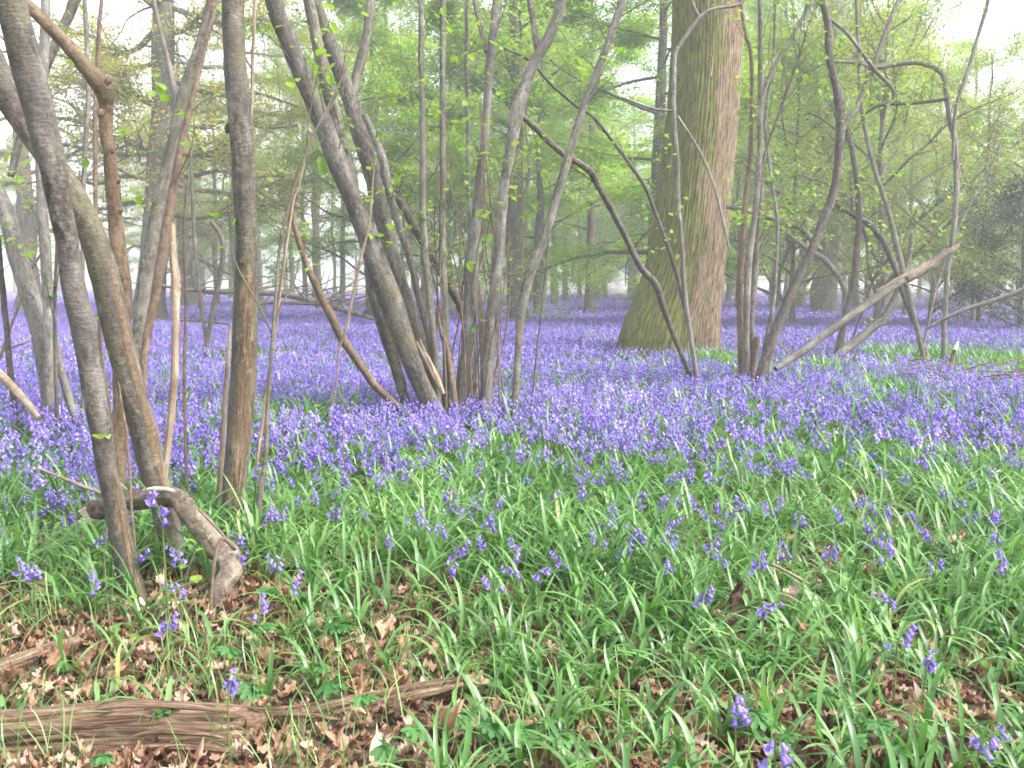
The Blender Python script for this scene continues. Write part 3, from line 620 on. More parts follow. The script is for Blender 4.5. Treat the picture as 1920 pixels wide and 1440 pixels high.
# ---- little forked sapling on the left
b7 = P(388, 642, 13.5); b7[2] = gh1(b7[0], b7[1])
c7 = thing('sapling', 'small dark forked sapling standing in the flowers behind the upright left stem', 'sapling', b7)
stem_part(c7, 'stem_dark', [(388,642,10),(394,610,11),(402,570,11),(412,520,10),(418,470,11),(412,440,10),(395,415,8)], 13.5, 13.4, 291, 'dark kinked arm with a broken tip', extend=False)
stem_part(c7, 'hazel', [(386,640,8),(378,580,9),(370,510,8),(365,440,8),(360,350,7),(357,280,5)], 13.5, 13.6, 292, extend=False)

# ---- fallen boughs at the back left
fl = thing('fallen_branch', 'long grey fallen bough with side twigs lying behind the flowers on the left', 'branch', P(560, 570, 19))
def fallen(mb):
    s = stem(mb, [(300,535,6),(367,545,8),(440,548,10),(520,551,13),(580,562,15),(640,580,13),(700,598,6)], 19.5, 18, 301, .2, 10, False, False)
    twigs(mb, s, rng, 34, (.5, 1.9), .012, .05, .5)
    s = stem(mb, [(470,570,5),(540,568,6),(610,572,7),(660,585,8)], 18.5, 18.2, 302, .2, 8, False, False); twigs(mb, s, rng, 10, (.4, 1.2), .008, .05, .4)
part('limb', M['far_bark'], fl, fallen)
loose('fallen_branch', 'small dark branch lying at the foot of the forked sapling', 'stem_dark', [(330,600,4),(380,602,5),(430,608,5)], 15.5, 15.5, 303, tw=8)

# ------------------------------------------------------------------ big oak
def big_oak():
    prof = [(648,1152,1336),(630,1155,1337),(600,1165,1338),(560,1183,1343),(500,1204,1350),(430,1217,1359),(350,1230,1367),(280,1240,1374),(200,1249,1382),(100,1256,1387),(0,1259,1391),(-120,1262,1393)]
    Y = 14.6; rows = []
    for y, x0, x1 in prof:
        p, q = P(x0, y, Y), P(x1, y, Y); rows.append([(p[0]+q[0])/2, Y, p[2], (q[0]-p[0])/2])
    g = gh1(rows[0][0], Y); r0 = rows[0]; rows.insert(0, [r0[0], Y, g-.15, r0[3]*1.16])
    top = rows[-1]
    for dz, f in ((2, .93), (4, .86), (6.5, .72), (9, .5), (11.5, .28)): rows.append([top[0]+.05*dz, Y+.1*dz, top[2]+dz, top[3]*f])
    s = spline(rows, 26); z = s[:, 2]; keep = np.concatenate([[True], np.diff(z) > .002]); s = s[keep]
    root = thing('oak_tree', 'huge broad oak trunk, mossy green on its left side, standing in the flowers', 'tree', (rows[1][0], Y, g))
    low = s[:, 2]-g
    def disp(th, L):
        fl = np.exp(-np.clip(L, 0, 99)/1.3)
        lob = (.09*np.cos(3*(th+2.05)) + .06*np.cos(5*th+1.2))*(fl*.9+.14)
        # furrowed ridges running up the trunk
        a = th*34 + (fbm(np.cos(th)*5, np.sin(th)*5, L*1.6, 4, 3)-.5)*4
        rid = np.abs(np.sin(a))
        f2 = fbm(np.cos(th)*9, np.sin(th)*9, L*2.5, 8, 3)-.5
        # cleft between the two lobes on the near side
        da = (th-(-math.pi/2+.22)+math.pi) % (2*math.pi) - math.pi
        cl = -.085*np.exp(-(da/.16)**2)*np.exp(-((L-.75)/1.1)**2)
        return lob + .014*(rid-.6) + .03*f2 + cl
    mb = MB(); c, r = s[:, :3], s[:, 3]; m = len(c); sides = 480
    th = np.linspace(0, 2*math.pi, sides, endpoint=False); L = (s[:, 2]-g)
    TH, LL = np.meshgrid(th, L); rr = r[:, None] + disp(TH, LL)*np.clip(r/.5, .2, 1)[:, None]
    V = np.stack([c[:, 0:1]+rr*np.cos(TH), c[:, 1:2]+rr*np.sin(TH), c[:, 2:3]+0*TH], -1)
    i = np.arange(m-1)[:, None]*sides; j = np.arange(sides)[None]; j2 = (j+1) % sides
    left = -np.cos(TH - .35)                 # moss grows on the left flank and on the swollen foot
    rnd = np.clip(.46 + .5*left + .32*np.exp(-LL/.45)*np.clip(left+.35, 0, 1), 0, 1)
    mb.add(V.reshape(-1, 3), np.stack([i+j, i+j2, i+sides+j2, i+sides+j], -1).reshape(-1, 4), bk=np.stack([r[:, None]*np.cos(TH), r[:, None]*np.sin(TH), LL], -1).reshape(-1, 3), rnd=rnd.ravel())
    mb.build('trunk', M['oak'], root)
    rg = np.random.default_rng(5); lmb = MB(); pos = []
    for k in range(9):
        mb = MB(); i = int(np.searchsorted(s[:, 2], g+7.6+.55*k)); p = s[min(i, len(s)-3), :3]; a = k*2.4+.6; d = np.array([math.cos(a), math.sin(a), .5]); q = [p]
        for _ in range(7):
            d = d+rg.normal(0, .25, 3); d[2] *= .8; d /= np.linalg.norm(d); q.append(q[-1]+d*.75)
        c = spline(q, 4); tube(mb, c, np.linspace(.17, .02, len(c)), 10, .2, k)
        tw = np.column_stack([c, np.linspace(.17, .02, len(c))]); twigs(mb, tw, rg, 16, (.6, 1.6), .01, .2, .2)
        mb.build('limb', M['far_bark'], root)
        j = rg.integers(6, len(c), 500); pos.append(c[j]+rg.normal(0, .7, (500, 3))*[1, 1, .5])
    leaves(lmb, np.vstack(pos), .09, rg, .5); lmb.build('crown', M['leaf_gold'], root)
big_oak()

# ------------------------------------------------------------------ background trees
def branch_set(mb, start, d, L, r, rg, wob=.14, seg=7, sides=6, droop=0.0, seed=0):
    q = [np.array(start)]; d = np.array(d, float); d /= np.linalg.norm(d)
    for k in range(seg):
        d = d + rg.normal(0, wob, 3) + np.array([0, 0, droop]); d /= np.linalg.norm(d); q.append(q[-1]+d*L/seg)
    c = spline(q, 2); rad = r*np.linspace(1, .18, len(c)); tube(mb, c, rad, sides, .0, seed, cap=False); return c
def gen_tree(seed, H, r0, lo, hi, nl, Rl, elev=.15, nleaf=12000, lsize=.07, sub=7, twg=5, wob=.14, droop=0.0, lean=.045, spread=.16, lthick=.3, tilt=.45):
    rg = np.random.default_rng(seed); tm, lm = MB(), MB()
    zs = np.linspace(0, H, 14); dx = np.cumsum(rg.normal(0, lean*H/14, 14)); dy = np.cumsum(rg.normal(0, lean*H/14, 14)); dx -= dx[0]; dy -= dy[0]
    rad = r0*(1-.85*(zs/H)**.9)
    q = np.column_stack([dx, dy, zs, rad]); q = np.vstack([[0, 0, -.3, r0*1.5], [0, 0, .05, r0*1.25], q[1:]]); 
    s = spline(q, 4); tube(tm, s[:, :3], np.maximum(s[:, 3], .01), 12 if r0 > .12 else 8, .16, seed)
    pts = []
    for i in range(nl):
        f = lo + (hi-lo)*(i+rg.uniform(0, 1))/nl; z = f*H; k = int(np.clip(np.searchsorted(s[:, 2], z), 1, len(s)-2))
        a = i*2.39996 + rg.normal(0, .5); el = elev + rg.normal(0, .14) + .5*max(0, f-.6)
        L = Rl*(1.05-.65*max(0, (f-lo)/(hi-lo+1e-6))**1.5)*rg.uniform(.7, 1.2)
        r1 = min(max(s[k, 3]*lthick*rg.uniform(.8, 1.3), .012), s[k, 3]*.8)
        c = branch_set(tm, s[k, :3], [math.cos(a), math.sin(a), el], L, r1, rg, wob, 8, 6, droop, i)
        for j in range(sub):
            t = rg.uniform(.2, 1); m_ = min(int(t*(len(c)-1)), len(c)-2); tan = c[m_+1]-c[m_]; tan /= np.linalg.norm(tan)
            sg = 1 if j % 2 else -1; side = np.array([-tan[1], tan[0], 0])*sg
            d = tan*.7 + side*rg.uniform(.5, 1) + np.array([0, 0, rg.normal(.02, .18)])
            c2 = branch_set(tm, c[m_], d, L*rg.uniform(.22, .42), max(r1*.35*(1-.6*t), .006), rg, wob*1.1, 5, 4, droop, j)
            pts.append(c2[len(c2)//3:])
            for g in range(twg):
                m2 = int(rg.integers(2, len(c2)-1)); tn = c2[m2]-c2[m2-1]; tn /= np.linalg.norm(tn)+1e-9; sg = 1 if g % 2 else -1
                d = tn*.8 + np.array([-tn[1], tn[0], 0])*sg*rg.uniform(.4, 1) + np.array([0, 0, rg.normal(0, .15)])
                c3_ = branch_set(tm, c2[m2], d, L*rg.uniform(.08, .2), .004, rg, wob, 3, 3, droop, g); pts.append(c3_)
    allp = np.vstack(pts); pick = allp[rg.integers(0, len(allp), nleaf)]
    # leafy clumps and bare gaps
    cl = fbm(pick[:, 0]*.7, pick[:, 1]*.7, pick[:, 2]*.9, seed+3, 2); pick = pick[cl > rg.normal(.44, .1, nleaf)]
    leaves(lm, pick + rg.normal(0, spread, pick.shape)*[1, 1, .55], lsize, rg, tilt)
    return tm, lm
PROTO = {}
def proto(key, bark, leaf, **kw):
    tm, lm = gen_tree(**kw); PROTO[key] = (tm.mesh('trunk', M[bark]), lm.mesh('crown', M[leaf]))
proto('oak_a', 'far_bark', 'leaf_gold', seed=21, H=15, r0=.5, lo=.2, hi=.95, nl=22, Rl=6.5, elev=.08, nleaf=60000, lsize=.09, sub=9, twg=6, wob=.24, lthick=.3)
proto('oak_b', 'far_bark', 'leaf_gold', seed=22, H=13, r0=.4, lo=.14, hi=.95, nl=20, Rl=6, elev=.05, nleaf=56000, lsize=.09, sub=9, twg=5, wob=.24, lthick=.3)
proto('beech_a', 'far_bark', 'leaf_vivid', seed=31, H=12, r0=.24, lo=.13, hi=.95, nl=24, Rl=4.8, elev=.06, nleaf=100000, lsize=.1, sub=9, twg=6, wob=.1, droop=-.02, spread=.2, tilt=.3)
proto('beech_b', 'far_bark', 'leaf_vivid', seed=32, H=10, r0=.18, lo=.12, hi=.95, nl=20, Rl=4.0, elev=.1, nleaf=75000, lsize=.095, sub=8, twg=6, wob=.11, droop=-.015, spread=.2, tilt=.3)
proto('green_a', 'far_bark', 'leaf_green', seed=41, H=13, r0=.22, lo=.2, hi=.95, nl=22, Rl=4.2, elev=.5, nleaf=75000, lsize=.095, sub=8, twg=6, wob=.14)
proto('green_b', 'far_bark', 'leaf_green', seed=42, H=9, r0=.13, lo=.12, hi=.95, nl=18, Rl=3.2, elev=.6, nleaf=60000, lsize=.09, sub=7, twg=6, wob=.14)
proto('scrub_a', 'far_bark', 'leaf_olive', seed=51, H=7, r0=.07, lo=.04, hi=.95, nl=24, Rl=3.6, elev=.75, nleaf=48000, lsize=.065, sub=8, twg=5, wob=.13, lthick=.6)
proto('scrub_b', 'far_bark', 'leaf_olive', seed=52, H=8, r0=.09, lo=.05, hi=.95, nl=26, Rl=3.8, elev=1.0, nleaf=48000, lsize=.065, sub=8, twg=5, wob=.13, lthick=.6)
proto('pole_a', 'far_bark', 'leaf_green', seed=61, H=18, r0=.14, lo=.35, hi=.97, nl=18, Rl=3.8, elev=1.0, nleaf=32000, lsize=.13, sub=6, twg=4, wob=.2, spread=.3)
proto('pole_b', 'far_bark', 'leaf_olive', seed=62, H=17, r0=.18, lo=.38, hi=.97, nl=18, Rl=4.6, elev=.8, nleaf=32000, lsize=.13, sub=6, twg=4, wob=.24)
proto('holly', 'far_bark', 'leaf_dark', seed=71, H=4.2, r0=.08, lo=.03, hi=.97, nl=34, Rl=1.9, elev=.4, nleaf=30000, lsize=.075, sub=8, twg=6, wob=.16, spread=.14, tilt=.8)
proto('ivybush', 'far_bark', 'ivy', seed=72, H=5.0, r0=.09, lo=.03, hi=.97, nl=30, Rl=1.5, elev=.7, nleaf=22000, lsize=.07, sub=8, twg=6, wob=.16, spread=.16, tilt=.8)
def put(key, px, Y, rot, sc, name, label, cat='tree', group=None, x=None):
    X = (px-960)/F*Y*1.005 if x is None else x
    o = link(name, None); _at(o, (X, Y, gh1(X, Y))); o.rotation_euler = (0, 0, rot); o.scale = (sc,)*3
    tag(o, label, cat, group)
    t, c = PROTO[key]; link('trunk', t, o); link('crown', c, o); return o

# the oak on the left with its level boughs measured from the photograph
def left_oak():
    Y = 27.0; b = P(285, 560, Y); g = gh1(b[0], Y)
    root = thing('oak_tree', 'old oak with level crooked boughs and golden young leaves at the upper left', 'tree', (b[0], Y, g))
    def tr(mb): return stem(mb, [(283,562,64),(287,500,54),(291,420,48),(294,340,48),(298,280,52),(303,200,46),(306,100,45),(306,0,44),(309,-150,38),(315,-300,26),(320,-450,10)], Y, Y, 311, .2, 24, True, False)
    part('trunk', M['far_bark'], root, tr)
    rg = np.random.default_rng(77); pts = []
    bl = [[(290,195,15),(262,184,14),(240,172,13),(205,170,11),(150,155,9),(100,143,6),(40,150,4)],
          [(292,285,18),(268,280,17),(235,262,14),(200,256,11),(160,232,9),(110,222,7),(60,226,4)],
          [(296,50,14),(265,85,13),(240,98,11),(200,100,10),(172,68,9),(130,62,7),(90,55,4)],
          [(298,20,14),(270,-5,13),(235,-30,11)],
          [(300,290,12),(350,291,10),(400,285,9),(430,268,7),(470,262,4)],
          [(290,290,10),(230,289,9),(170,281,8),(110,270,6),(70,280,4)],
          [(318,65,12),(345,55,12),(365,40,10),(400,-5,9)],
          [(315,330,10),(360,330,9),(410,320,7),(460,335,5),(520,330,4),(560,345,3)],
          [(318,150,11),(360,165,10),(420,180,8),(480,175,7),(530,190,5),(560,200,3)],
          [(290,380,9),(240,380,8),(190,392,7),(140,385,5),(80,400,3)],
          [(318,230,9),(380,240,8),(430,225,7),(500,240,5),(560,235,4)],
          [(312,400,8),(360,410,7),(420,400,6),(480,385,5),(540,395,3)],
          [(312,10,12),(370,30,10),(430,45,9),(490,35,7),(540,60,5)],
          [(288,120,10),(230,130,9),(170,118,8),(120,105,6),(60,95,4)],
          [(290,340,9),(230,330,8),(180,345,7),(120,330,5),(50,345,4)]]
    for i, p in enumerate(bl):
        mb = MB(); s = stem(mb, p, Y, Y+rg.uniform(-4, 3), 320+i, .15, 8, False, False); 
        for j in range(16):
            k = int(rg.uniform(.15, .99)*(len(s)-1)); tn = s[min(k+1, len(s)-1), :3]-s[k-1, :3]; tn /= np.linalg.norm(tn)+1e-9
            d = tn*.6 + rg.normal(0, .6, 3)*[1, 1.2, .35]
            c = branch_set(mb, s[k, :3], d, rg.uniform(.8, 2.4), max(s[k, 3]*.4, .012), rg, .26, 6, 5, 0, j); pts.append(c[3:])
            for q in range(4):
                k2 = rg.integers(3, len(c)-1); c2 = branch_set(mb, c[k2], (c[k2]-c[k2-1])/np.linalg.norm(c[k2]-c[k2-1])*.5+rg.normal(0, .6, 3)*[1, 1, .4], rg.uniform(.3, 1), .008, rg, .25, 4, 3); pts.append(c2)
        mb.build('bough', M['far_bark'], root)
    a = np.vstack(pts); pk = a[rg.integers(0, len(a), 60000)]; cl = fbm(pk[:, 0]*.6, pk[:, 1]*.6, pk[:, 2]*.8, 12, 2); pk = pk[cl > rg.normal(.47, .09, len(pk))]
    lm = MB(); leaves(lm, pk+rg.normal(0, .25, pk.shape)*[1, 1, .5], .11, rg, .5); lm.build('crown', M['leaf_gold'], root)
left_oak()
def right_oak():
    Y = 34.0; b = P(1546, 578, Y); g = gh1(b[0], Y)
    root = thing('oak_tree', 'grey oak with a green mossy foot behind the leaning stems on the right', 'tree', (b[0], Y, g))
    part('trunk', M['far_bark'], root, lambda mb: stem(mb, [(1546,580,60),(1547,550,55),(1549,500,48),(1552,440,42),(1553,330,40),(1559,230,38),(1562,120,35),(1566,0,33),(1570,-150,28),(1575,-300,15)], Y, Y, 341, .16, 24, True, False))
    rg = np.random.default_rng(78); pts = []
    for i, p in enumerate([[(1556,190,20),(1540,155,17),(1510,129,14),(1460,115,12),(1430,95,12),(1398,80,10),(1360,60,6)], [(1565,150,12),(1585,125,13),(1620,85,13),(1660,50,12),(1690,10,11),(1720,-40,9)],
                           [(1545,330,8),(1520,320,7),(1480,325,6),(1440,300,5)], [(1550,260,8),(1530,235,8),(1500,220,6),(1440,230,4)], [(1570,280,8),(1620,260,7),(1680,265,5),(1730,240,4)], [(1550,350,9),(1500,335,8),(1440,318,7),(1385,280,6)]]):
        mb = MB(); s = stem(mb, p, Y, Y+rg.uniform(-3, 1), 350+i, .15, 8, False, False)
        for j in range(14):
            k = int(rg.uniform(.15, .99)*(len(s)-1)); c = branch_set(mb, s[k, :3], rg.normal(0, .7, 3)*[1, 1, .6]+[0, 0, .1], rg.uniform(.8, 2.6), .03, rg, .26, 6, 5, 0, j); pts.append(c[3:])
        mb.build('bough', M['far_bark'], root)
    a = np.vstack(pts); pk = a[rg.integers(0, len(a), 16000)]
    lm = MB(); leaves(lm, pk+rg.normal(0, .3, pk.shape), .09, rg, .5); lm.build('crown', M['leaf_green'], root)
right_oak()

near = [  # key, px, Y, rot, scale, name, label, category
 ('beech_a', 1222, 25, .4, 1.0, 'beech_tree', 'vivid green tree largely hidden behind the big oak trunk, its sprays reaching out left'),
 ('beech_b', 1105, 37, .9, 1.2, 'beech_tree', 'bright green tree whose low sprays hang over the misty gap left of the big oak'),
 ('beech_b', 1010, 33, 2.1, 1.05, 'beech_tree', 'bright green leafy tree seen between the middle poles'),
 ('green_a', 972, 27, 1.0, 1.25, 'woodland_tree', 'mossy straight trunk directly behind the middle coppice'),
 ('beech_b', 700, 30, 3.3, 1.1, 'beech_tree', 'fresh green tree whose leaves show right of the forked leaning stem'),
 ('pole_a', 600, 42, 2.6, 1.1, 'woodland_tree', 'light green tree behind the thick left leaning stem of the middle coppice'),
 ('oak_a', 470, 35, 1.2, 1.1, 'oak_tree', 'golden leaved oak between the upright left stem and the middle coppice'),
 ('oak_a', 60, 40, .3, 1.0, 'oak_tree', 'golden leaved oak behind the coppice at the far left edge'),
 ('green_b', 800, 24, 5.0, 1.0, 'woodland_tree', 'young green tree behind the two straight middle poles'),
 
 ('green_a', 1450, 42, 3.0, 1.1, 'woodland_tree', 'green tree showing between the slim poles right of the oak'),
 ('scrub_a', 1480, 24, .7, 1.1, 'thicket_shrub', 'thin stemmed leafy shrub behind the slim upright poles'),
 ('scrub_b', 1640, 22, 2.2, 1.1, 'thicket_shrub', 'thin stemmed shrub right of the mossy footed oak'),
 ('scrub_a', 1740, 26, 3.9, .95, 'thicket_shrub', 'tangled pale green shrub behind the snapped leaning branch'),
 ('scrub_b', 1830, 24, 5.1, .85, 'thicket_shrub', 'tall tangled shrub left of the dark evergreen bush'),
 ('scrub_a', 1950, 21, 1.1, .95, 'thicket_shrub', 'pale green shrub overhanging the right picture edge'),
 ('green_b', 1690, 32, 2.0, .85, 'woodland_tree', 'green tree in the thicket above the snapped leaning branch'),
 ('green_b', 1900, 40, 4.4, .8, 'woodland_tree', 'hazy green tree behind the dark evergreen bush'),
 ('green_a', 1600, 48, .9, 1.0, 'woodland_tree', 'pale hazy tree right behind the mossy footed oak'),
 ('oak_b', 360, 48, 5.2, 1.0, 'oak_tree', 'pale golden tree far behind the upright left stem'),
 ('beech_a', 840, 50, .2, 1.1, 'beech_tree', 'hazy bright green tree far behind the middle coppice'),
 ('beech_b', 1800, 46, 1.7, 1.25, 'beech_tree', 'soft green tree high in the upper right behind the bent over stem'),
 ('beech_a', 1400, 56, 2.9, 1.1, 'beech_tree', 'hazy bright green tree right of the big oak trunk'),
]
for k, px, Y, rot, sc, nm, lb in near: put(k, px, Y, rot, sc, nm, lb, 'shrub' if 'shrub' in nm else 'tree')
put('holly', 1905, 21, 0, .8, 'holly_bush', 'very dark evergreen bush at the right edge above the flowers', 'bush')
put('ivybush', 1815, 25, 1, .75, 'ivy_bush', 'dull green ivy covered bush left of the dark evergreen', 'bush')
rg = np.random.default_rng(99)
for i in range(46):
    Y = rg.uniform(46, 105); X = rg.uniform(-.66, .66)*Y
    if 470 < 960+X/Y*F < 730 and Y < 88: continue
    put(('beech_b', 'green_b', 'scrub_a', 'scrub_b')[i % 4], 0, Y, rg.uniform(0, 6.28), rg.uniform(1.1, 1.6), 'understorey_tree', 'low pale green leafy tree filling the misty distance', 'tree', 'low leafy trees in the distance', x=X)
for px, Y in ((1015,52),(1042,58),(1060,66),(1085,72)):
    put('pole_a' if px % 2 else 'pole_b', px, Y, rg.uniform(0, 6), 1.15, 'woodland_tree', 'slim pale trunk in the misty gap left of the big oak', 'tree', 'trunks in the misty gap')
for i in range(6):
    put('scrub_a' if i % 2 else 'scrub_b', 1380+i*95+rg.uniform(-20, 20), 36+rg.uniform(0, 8), rg.uniform(0, 6), 1.2, 'thicket_shrub', 'pale tangled shrub deep in the thicket on the right', 'shrub', 'shrubs deep in the right thicket')
for i in range(76):
    Y = rg.uniform(48, 130) if i > 16 else rg.uniform(44, 60); hw = Y*.66; X = rg.uniform(-hw, hw)
    pxx = 960+X/Y*F
    if 120 < pxx < 330 or 1660 < pxx < 1990 or 1120 < pxx < 1270:
        if Y < 70: continue
        put(('green_b', 'beech_b')[i % 2], 0, Y, rg.uniform(0, 6.28), rg.uniform(1.0, 1.5), 'understorey_tree', 'low pale green leafy tree filling the misty distance', 'tree', 'low leafy trees in the distance', x=X); continue
    key = ('pole_a', 'pole_b', 'pole_a', 'pole_b', 'green_a', 'oak_b')[int(rg.integers(0, 6))] if Y > 58 else ('pole_a', 'pole_b')[i % 2]
    put(key, 0, Y, rg.uniform(0, 6.28), rg.uniform(.85, 1.3), 'woodland_tree', 'hazy tree standing far back in the misty wood', 'tree', 'far trees fading into mist', x=X)

# ------------------------------------------------------------------ bluebells
def bell_template(sides=6, rings=((0, .0028), (.004, .0042), (.012, .0048), (.016, .006), (.0185, .0105), (.0165, .0125))):
    V, Fq = [], []
    for z, r in rings:
        for k in range(sides):
            a = 2*math.pi*k/sides; rr = r*(1.0 if z < .015 else (1.1 if k % 2 else .75)); V.append((rr*math.cos(a), rr*math.sin(a), -z))
    for i in range(len(rings)-1):
        for k in range(sides): Fq.append((i*sides+k, i*sides+(k+1) % sides, (i+1)*sides+(k+1) % sides, (i+1)*sides+k))
    return np.array(V), np.array(Fq)
BV, BF = bell_template(12)
BV2, BF2 = bell_template(4, ((0, .003), (.012, .006), (.018, .012)))
def stalk(h, nod, rg_):
    q = []; k = 10
    for i in range(k):
        t = i/(k-1); q.append((nod*max(0, t-.72)**2*1.5*h*2 + .04*h*math.sin(t*2), .02*h*math.sin(t*3), h*(t - nod*.35*max(0, t-.8)**2*3)))
    return spline(np.array(q), 2)
class Proto: pass
BP = []
rgb = np.random.default_rng(123)
bell_me = []
for v in range(3):
    mb = MB(); mb.add(BV, BF, rnd=(.5, .72, .9)[v]); bell_me.append(mb.mesh('bell', M['petal']))
for v in range(8):
    p = Proto(); h = 1.0; p.H = (.2, .24, .27, .22, .3, .25, .23, .28)[v]; c = stalk(p.H, .35+.08*v, rgb)
    mb = MB(); tube(mb, c, np.linspace(.0032, .0016, len(c)), 6, 0, v, cap=False, rnd=.5); nb = (6, 8, 7, 5, 9, 7, 6, 8)[v]; p.bells = []
    for k in range(nb):
        t = .8 + .2*k/(nb-1); q = c[min(int(t*(len(c)-1)), len(c)-1)]; a = rgb.normal(0, 1.7); o = np.array([math.cos(a), math.sin(a), 0])
        e = q + o*.016*(1-.4*(k/nb)) + np.array([0, 0, .002]); tube(mb, spline([q, q*.4+e*.6+[0, 0, .004], e], 2), np.full(5, .0008), 4, 0, k, cap=False, rnd=.4)
        p.bells.append((e, a, .35+.4*rgb.uniform(), (.92-.25*k/nb)*rgb.uniform(.9, 1.15), int(rgb.integers(0, 3))))
    p.stem = mb.mesh('stalk', M['green_stem'])
    mh = MB()
    for e, a, tl, s_, bi in p.bells: inst(mh, BV, BF, e[None], rotm([a], [-tl], [0.]), s_, 0, (.5, .72, .9)[bi])
    p.head = mh.mesh('flower_head', M['petal']); BP.append(p)
def bluebell(loc, h, v, az, label, group=None, parts=True, name='bluebell'):
    p = BP[v]; o = link(name, None); _at(o, loc); s = h/p.H; o.rotation_euler = (0, 0, az); o.scale = (s**.3, s**.3, s); tag(o, label, 'flower', group)
    link('stalk', p.stem, o); inv = s**.3/s
    if parts:
        for e, a, tl, s_, bi in p.bells:
            b = link('bell', bell_me[bi], o); b.location = e; b.rotation_euler = (0, -tl, a); b.scale = (s_*1.15, s_*1.15, s_*1.15*inv)
    else: link('flower_head', p.head, o)
    return o
spots = [(120,970),(60,1065),(42,1062),(180,1088),(345,1100),(312,1165),(425,1272),(345,1035),(455,1012),(522,1048),(537,1086),(487,1132),(48,912),(100,922),(135,925),(160,922),(5,942),(5,1003),(740,1015),(768,965),(825,990),(850,1028),(868,1060),(797,982),(877,965),(907,945),(912,1012),(930,1085),(965,1065),(1030,935),(1050,880),(1097,895),(1087,905),(1110,890),(1155,885),(1125,1005),(1150,960),(1170,1035),(1240,945),(1248,975),(1262,1005),(1243,1055),(1312,933),(1337,965),(1362,1045),(1425,1050),(1385,930),(1448,938),(1500,965),(1555,1025),(1590,957),(1663,1020),(1672,1112),(1625,1000),(1660,955),(1752,992),(1750,1050),(1853,962),(1868,1000),(1885,1046),(1425,1132),(1317,1118),(1735,1240),(1830,1375),(1450,1390),(1375,1305),(1745,1432),(1680,1188),(985,905),(905,880),(770,890),(720,905),(700,880),(640,890),(590,930),(560,900),(1210,1000),(1290,890),(1340,880),(1640,930),(1700,900),(1780,915),(1810,905),(1880,920),(1900,870),(1700,960),(1580,870),(1520,880),(1470,870),(620,960),(500,960),(1060,1048),(1005,1065)]
G1 = 'bluebells dotted over the near green leaves'
def cell(px, py):
    return None
special = {(120,970): 'dense purple bluebell left of the pale snapped branch end', (487,1132): 'violet bluebell with pale tips beside the foot of the dead branch', (425,1272): 'bluebell hanging over the log below the dead branch',
  (312,1165): 'bluebell leaning sideways at the foot of the second left stem', (345,1100): 'small bluebell in front of the foot of the second left stem', (455,1012): 'pale bluebell in front of the foot of the upright left stem',
  (1830,1375): 'bluebell in dead leaves at the bottom right corner', (1735,1240): 'lone bluebell among brown leaves low on the right', (1672,1112): 'short wide bluebell between leaf tufts on the right', (1450,1390): 'tiny bluebell near the bottom edge right of centre',
  (1362,1045): 'upright bluebell above the dark red curled leaf', (1425,1132): 'bluebell drooping over a dark leaf beside the mahogany curled one', (1317,1118): 'two armed drooping bluebell left of the mahogany curled leaf', (1745,1432): 'bluebell cut by the bottom edge on the right',
  (1097,895): 'largest dense bluebell cluster at the near fringe of the purple carpet', (1555,1025): 'pale triangular bluebell right of centre', (1663,1020): 'tall two tiered bluebell right of centre', (850,1028): 'broad deep blue bluebell in the central leaves', (1375,1305): 'tiny dark bluebell low in the grass right of centre'}
used = []
hs = np.random.default_rng(8)
tall = P(300, 915, 2.95); gz = gh1(tall[0]+.03, 2.95)
bluebell((tall[0]+.02, 2.95, gz), tall[2]-gz+.03, 4, 3.4, 'tallest bluebell on a long pale stalk before the second left stem')
for i, (px, py) in enumerate(spots):
    h = hs.uniform(.17, .25); q = PH(px, py, h); g = gh1(q[0], q[1]); used.append((q[0], q[1]))
    lb = special.get((px, py))
    bluebell((q[0], q[1], g), h+.025-g*.5, i % 8, hs.uniform(0, 6.28), lb or 'violet bluebell on a short stalk among the near green leaves', None if lb else G1)
def fden(x, y):                               # how thick the purple carpet stands, 0..1
    left = sstep(-.5, -2.2, x)*.5
    d = sstep(4.35-left*.6, 6.4-left*.9, y + (fbm(x*1.1, y*1.1, seed=21)-.5)*1.6)
    pat = fbm(x*.55, y*.4, seed=31, o=2); d = d*(1-.62*sstep(.52, .68, pat)*sstep(30, 6, y))
    for px, py, rx, ry in ((1350, 680, .34, 2.6), (1770, 682, .75, 3.2), (1890, 684, 1.0, 3.2), (1540, 694, .36, 1.6), (620, 770, .35, .8), (1650, 740, .4, .8), (1830, 770, .5, .5), (500, 780, .4, .6), (920, 800, .3, .5)):
        c = PH(px, py, .2); d = d*(1-.93*np.exp(-((x-c[0])/rx)**2-((y-c[1])/ry)**2))
    return d
cnt = 0
while cnt < 170:                              # more of the same, each its own plant
    y = hs.uniform(3.0, 5.4); x = hs.uniform(-.62, .62)*y
    if hs.uniform() > .12+.88*float(fden(np.array([x]), np.array([y]))[0]) or hs.uniform() > sstep(2.9, 4.6, y)+.05: continue
    bluebell((x, y, gh1(x, y)), hs.uniform(.17, .27), cnt % 8, hs.uniform(0, 6.28), 'violet bluebell on a short stalk among the near green leaves', G1); cnt += 1
def scatter(rg_, n, y0, y1, k=.66, pw=1.0):
    u0, u1 = k*y0+1.1, k*y1+1.1               # a strip a little wider than the view on both sides
    n = int(n*(u1*u1-u0*u0)/(k*k*(y1*y1-y0*y0))); u = np.sqrt(u0*u0+(u1*u1-u0*u0)*rg_.uniform(0, 1, n)); return rg_.uniform(-1, 1, n)*u, (u-1.1)/k
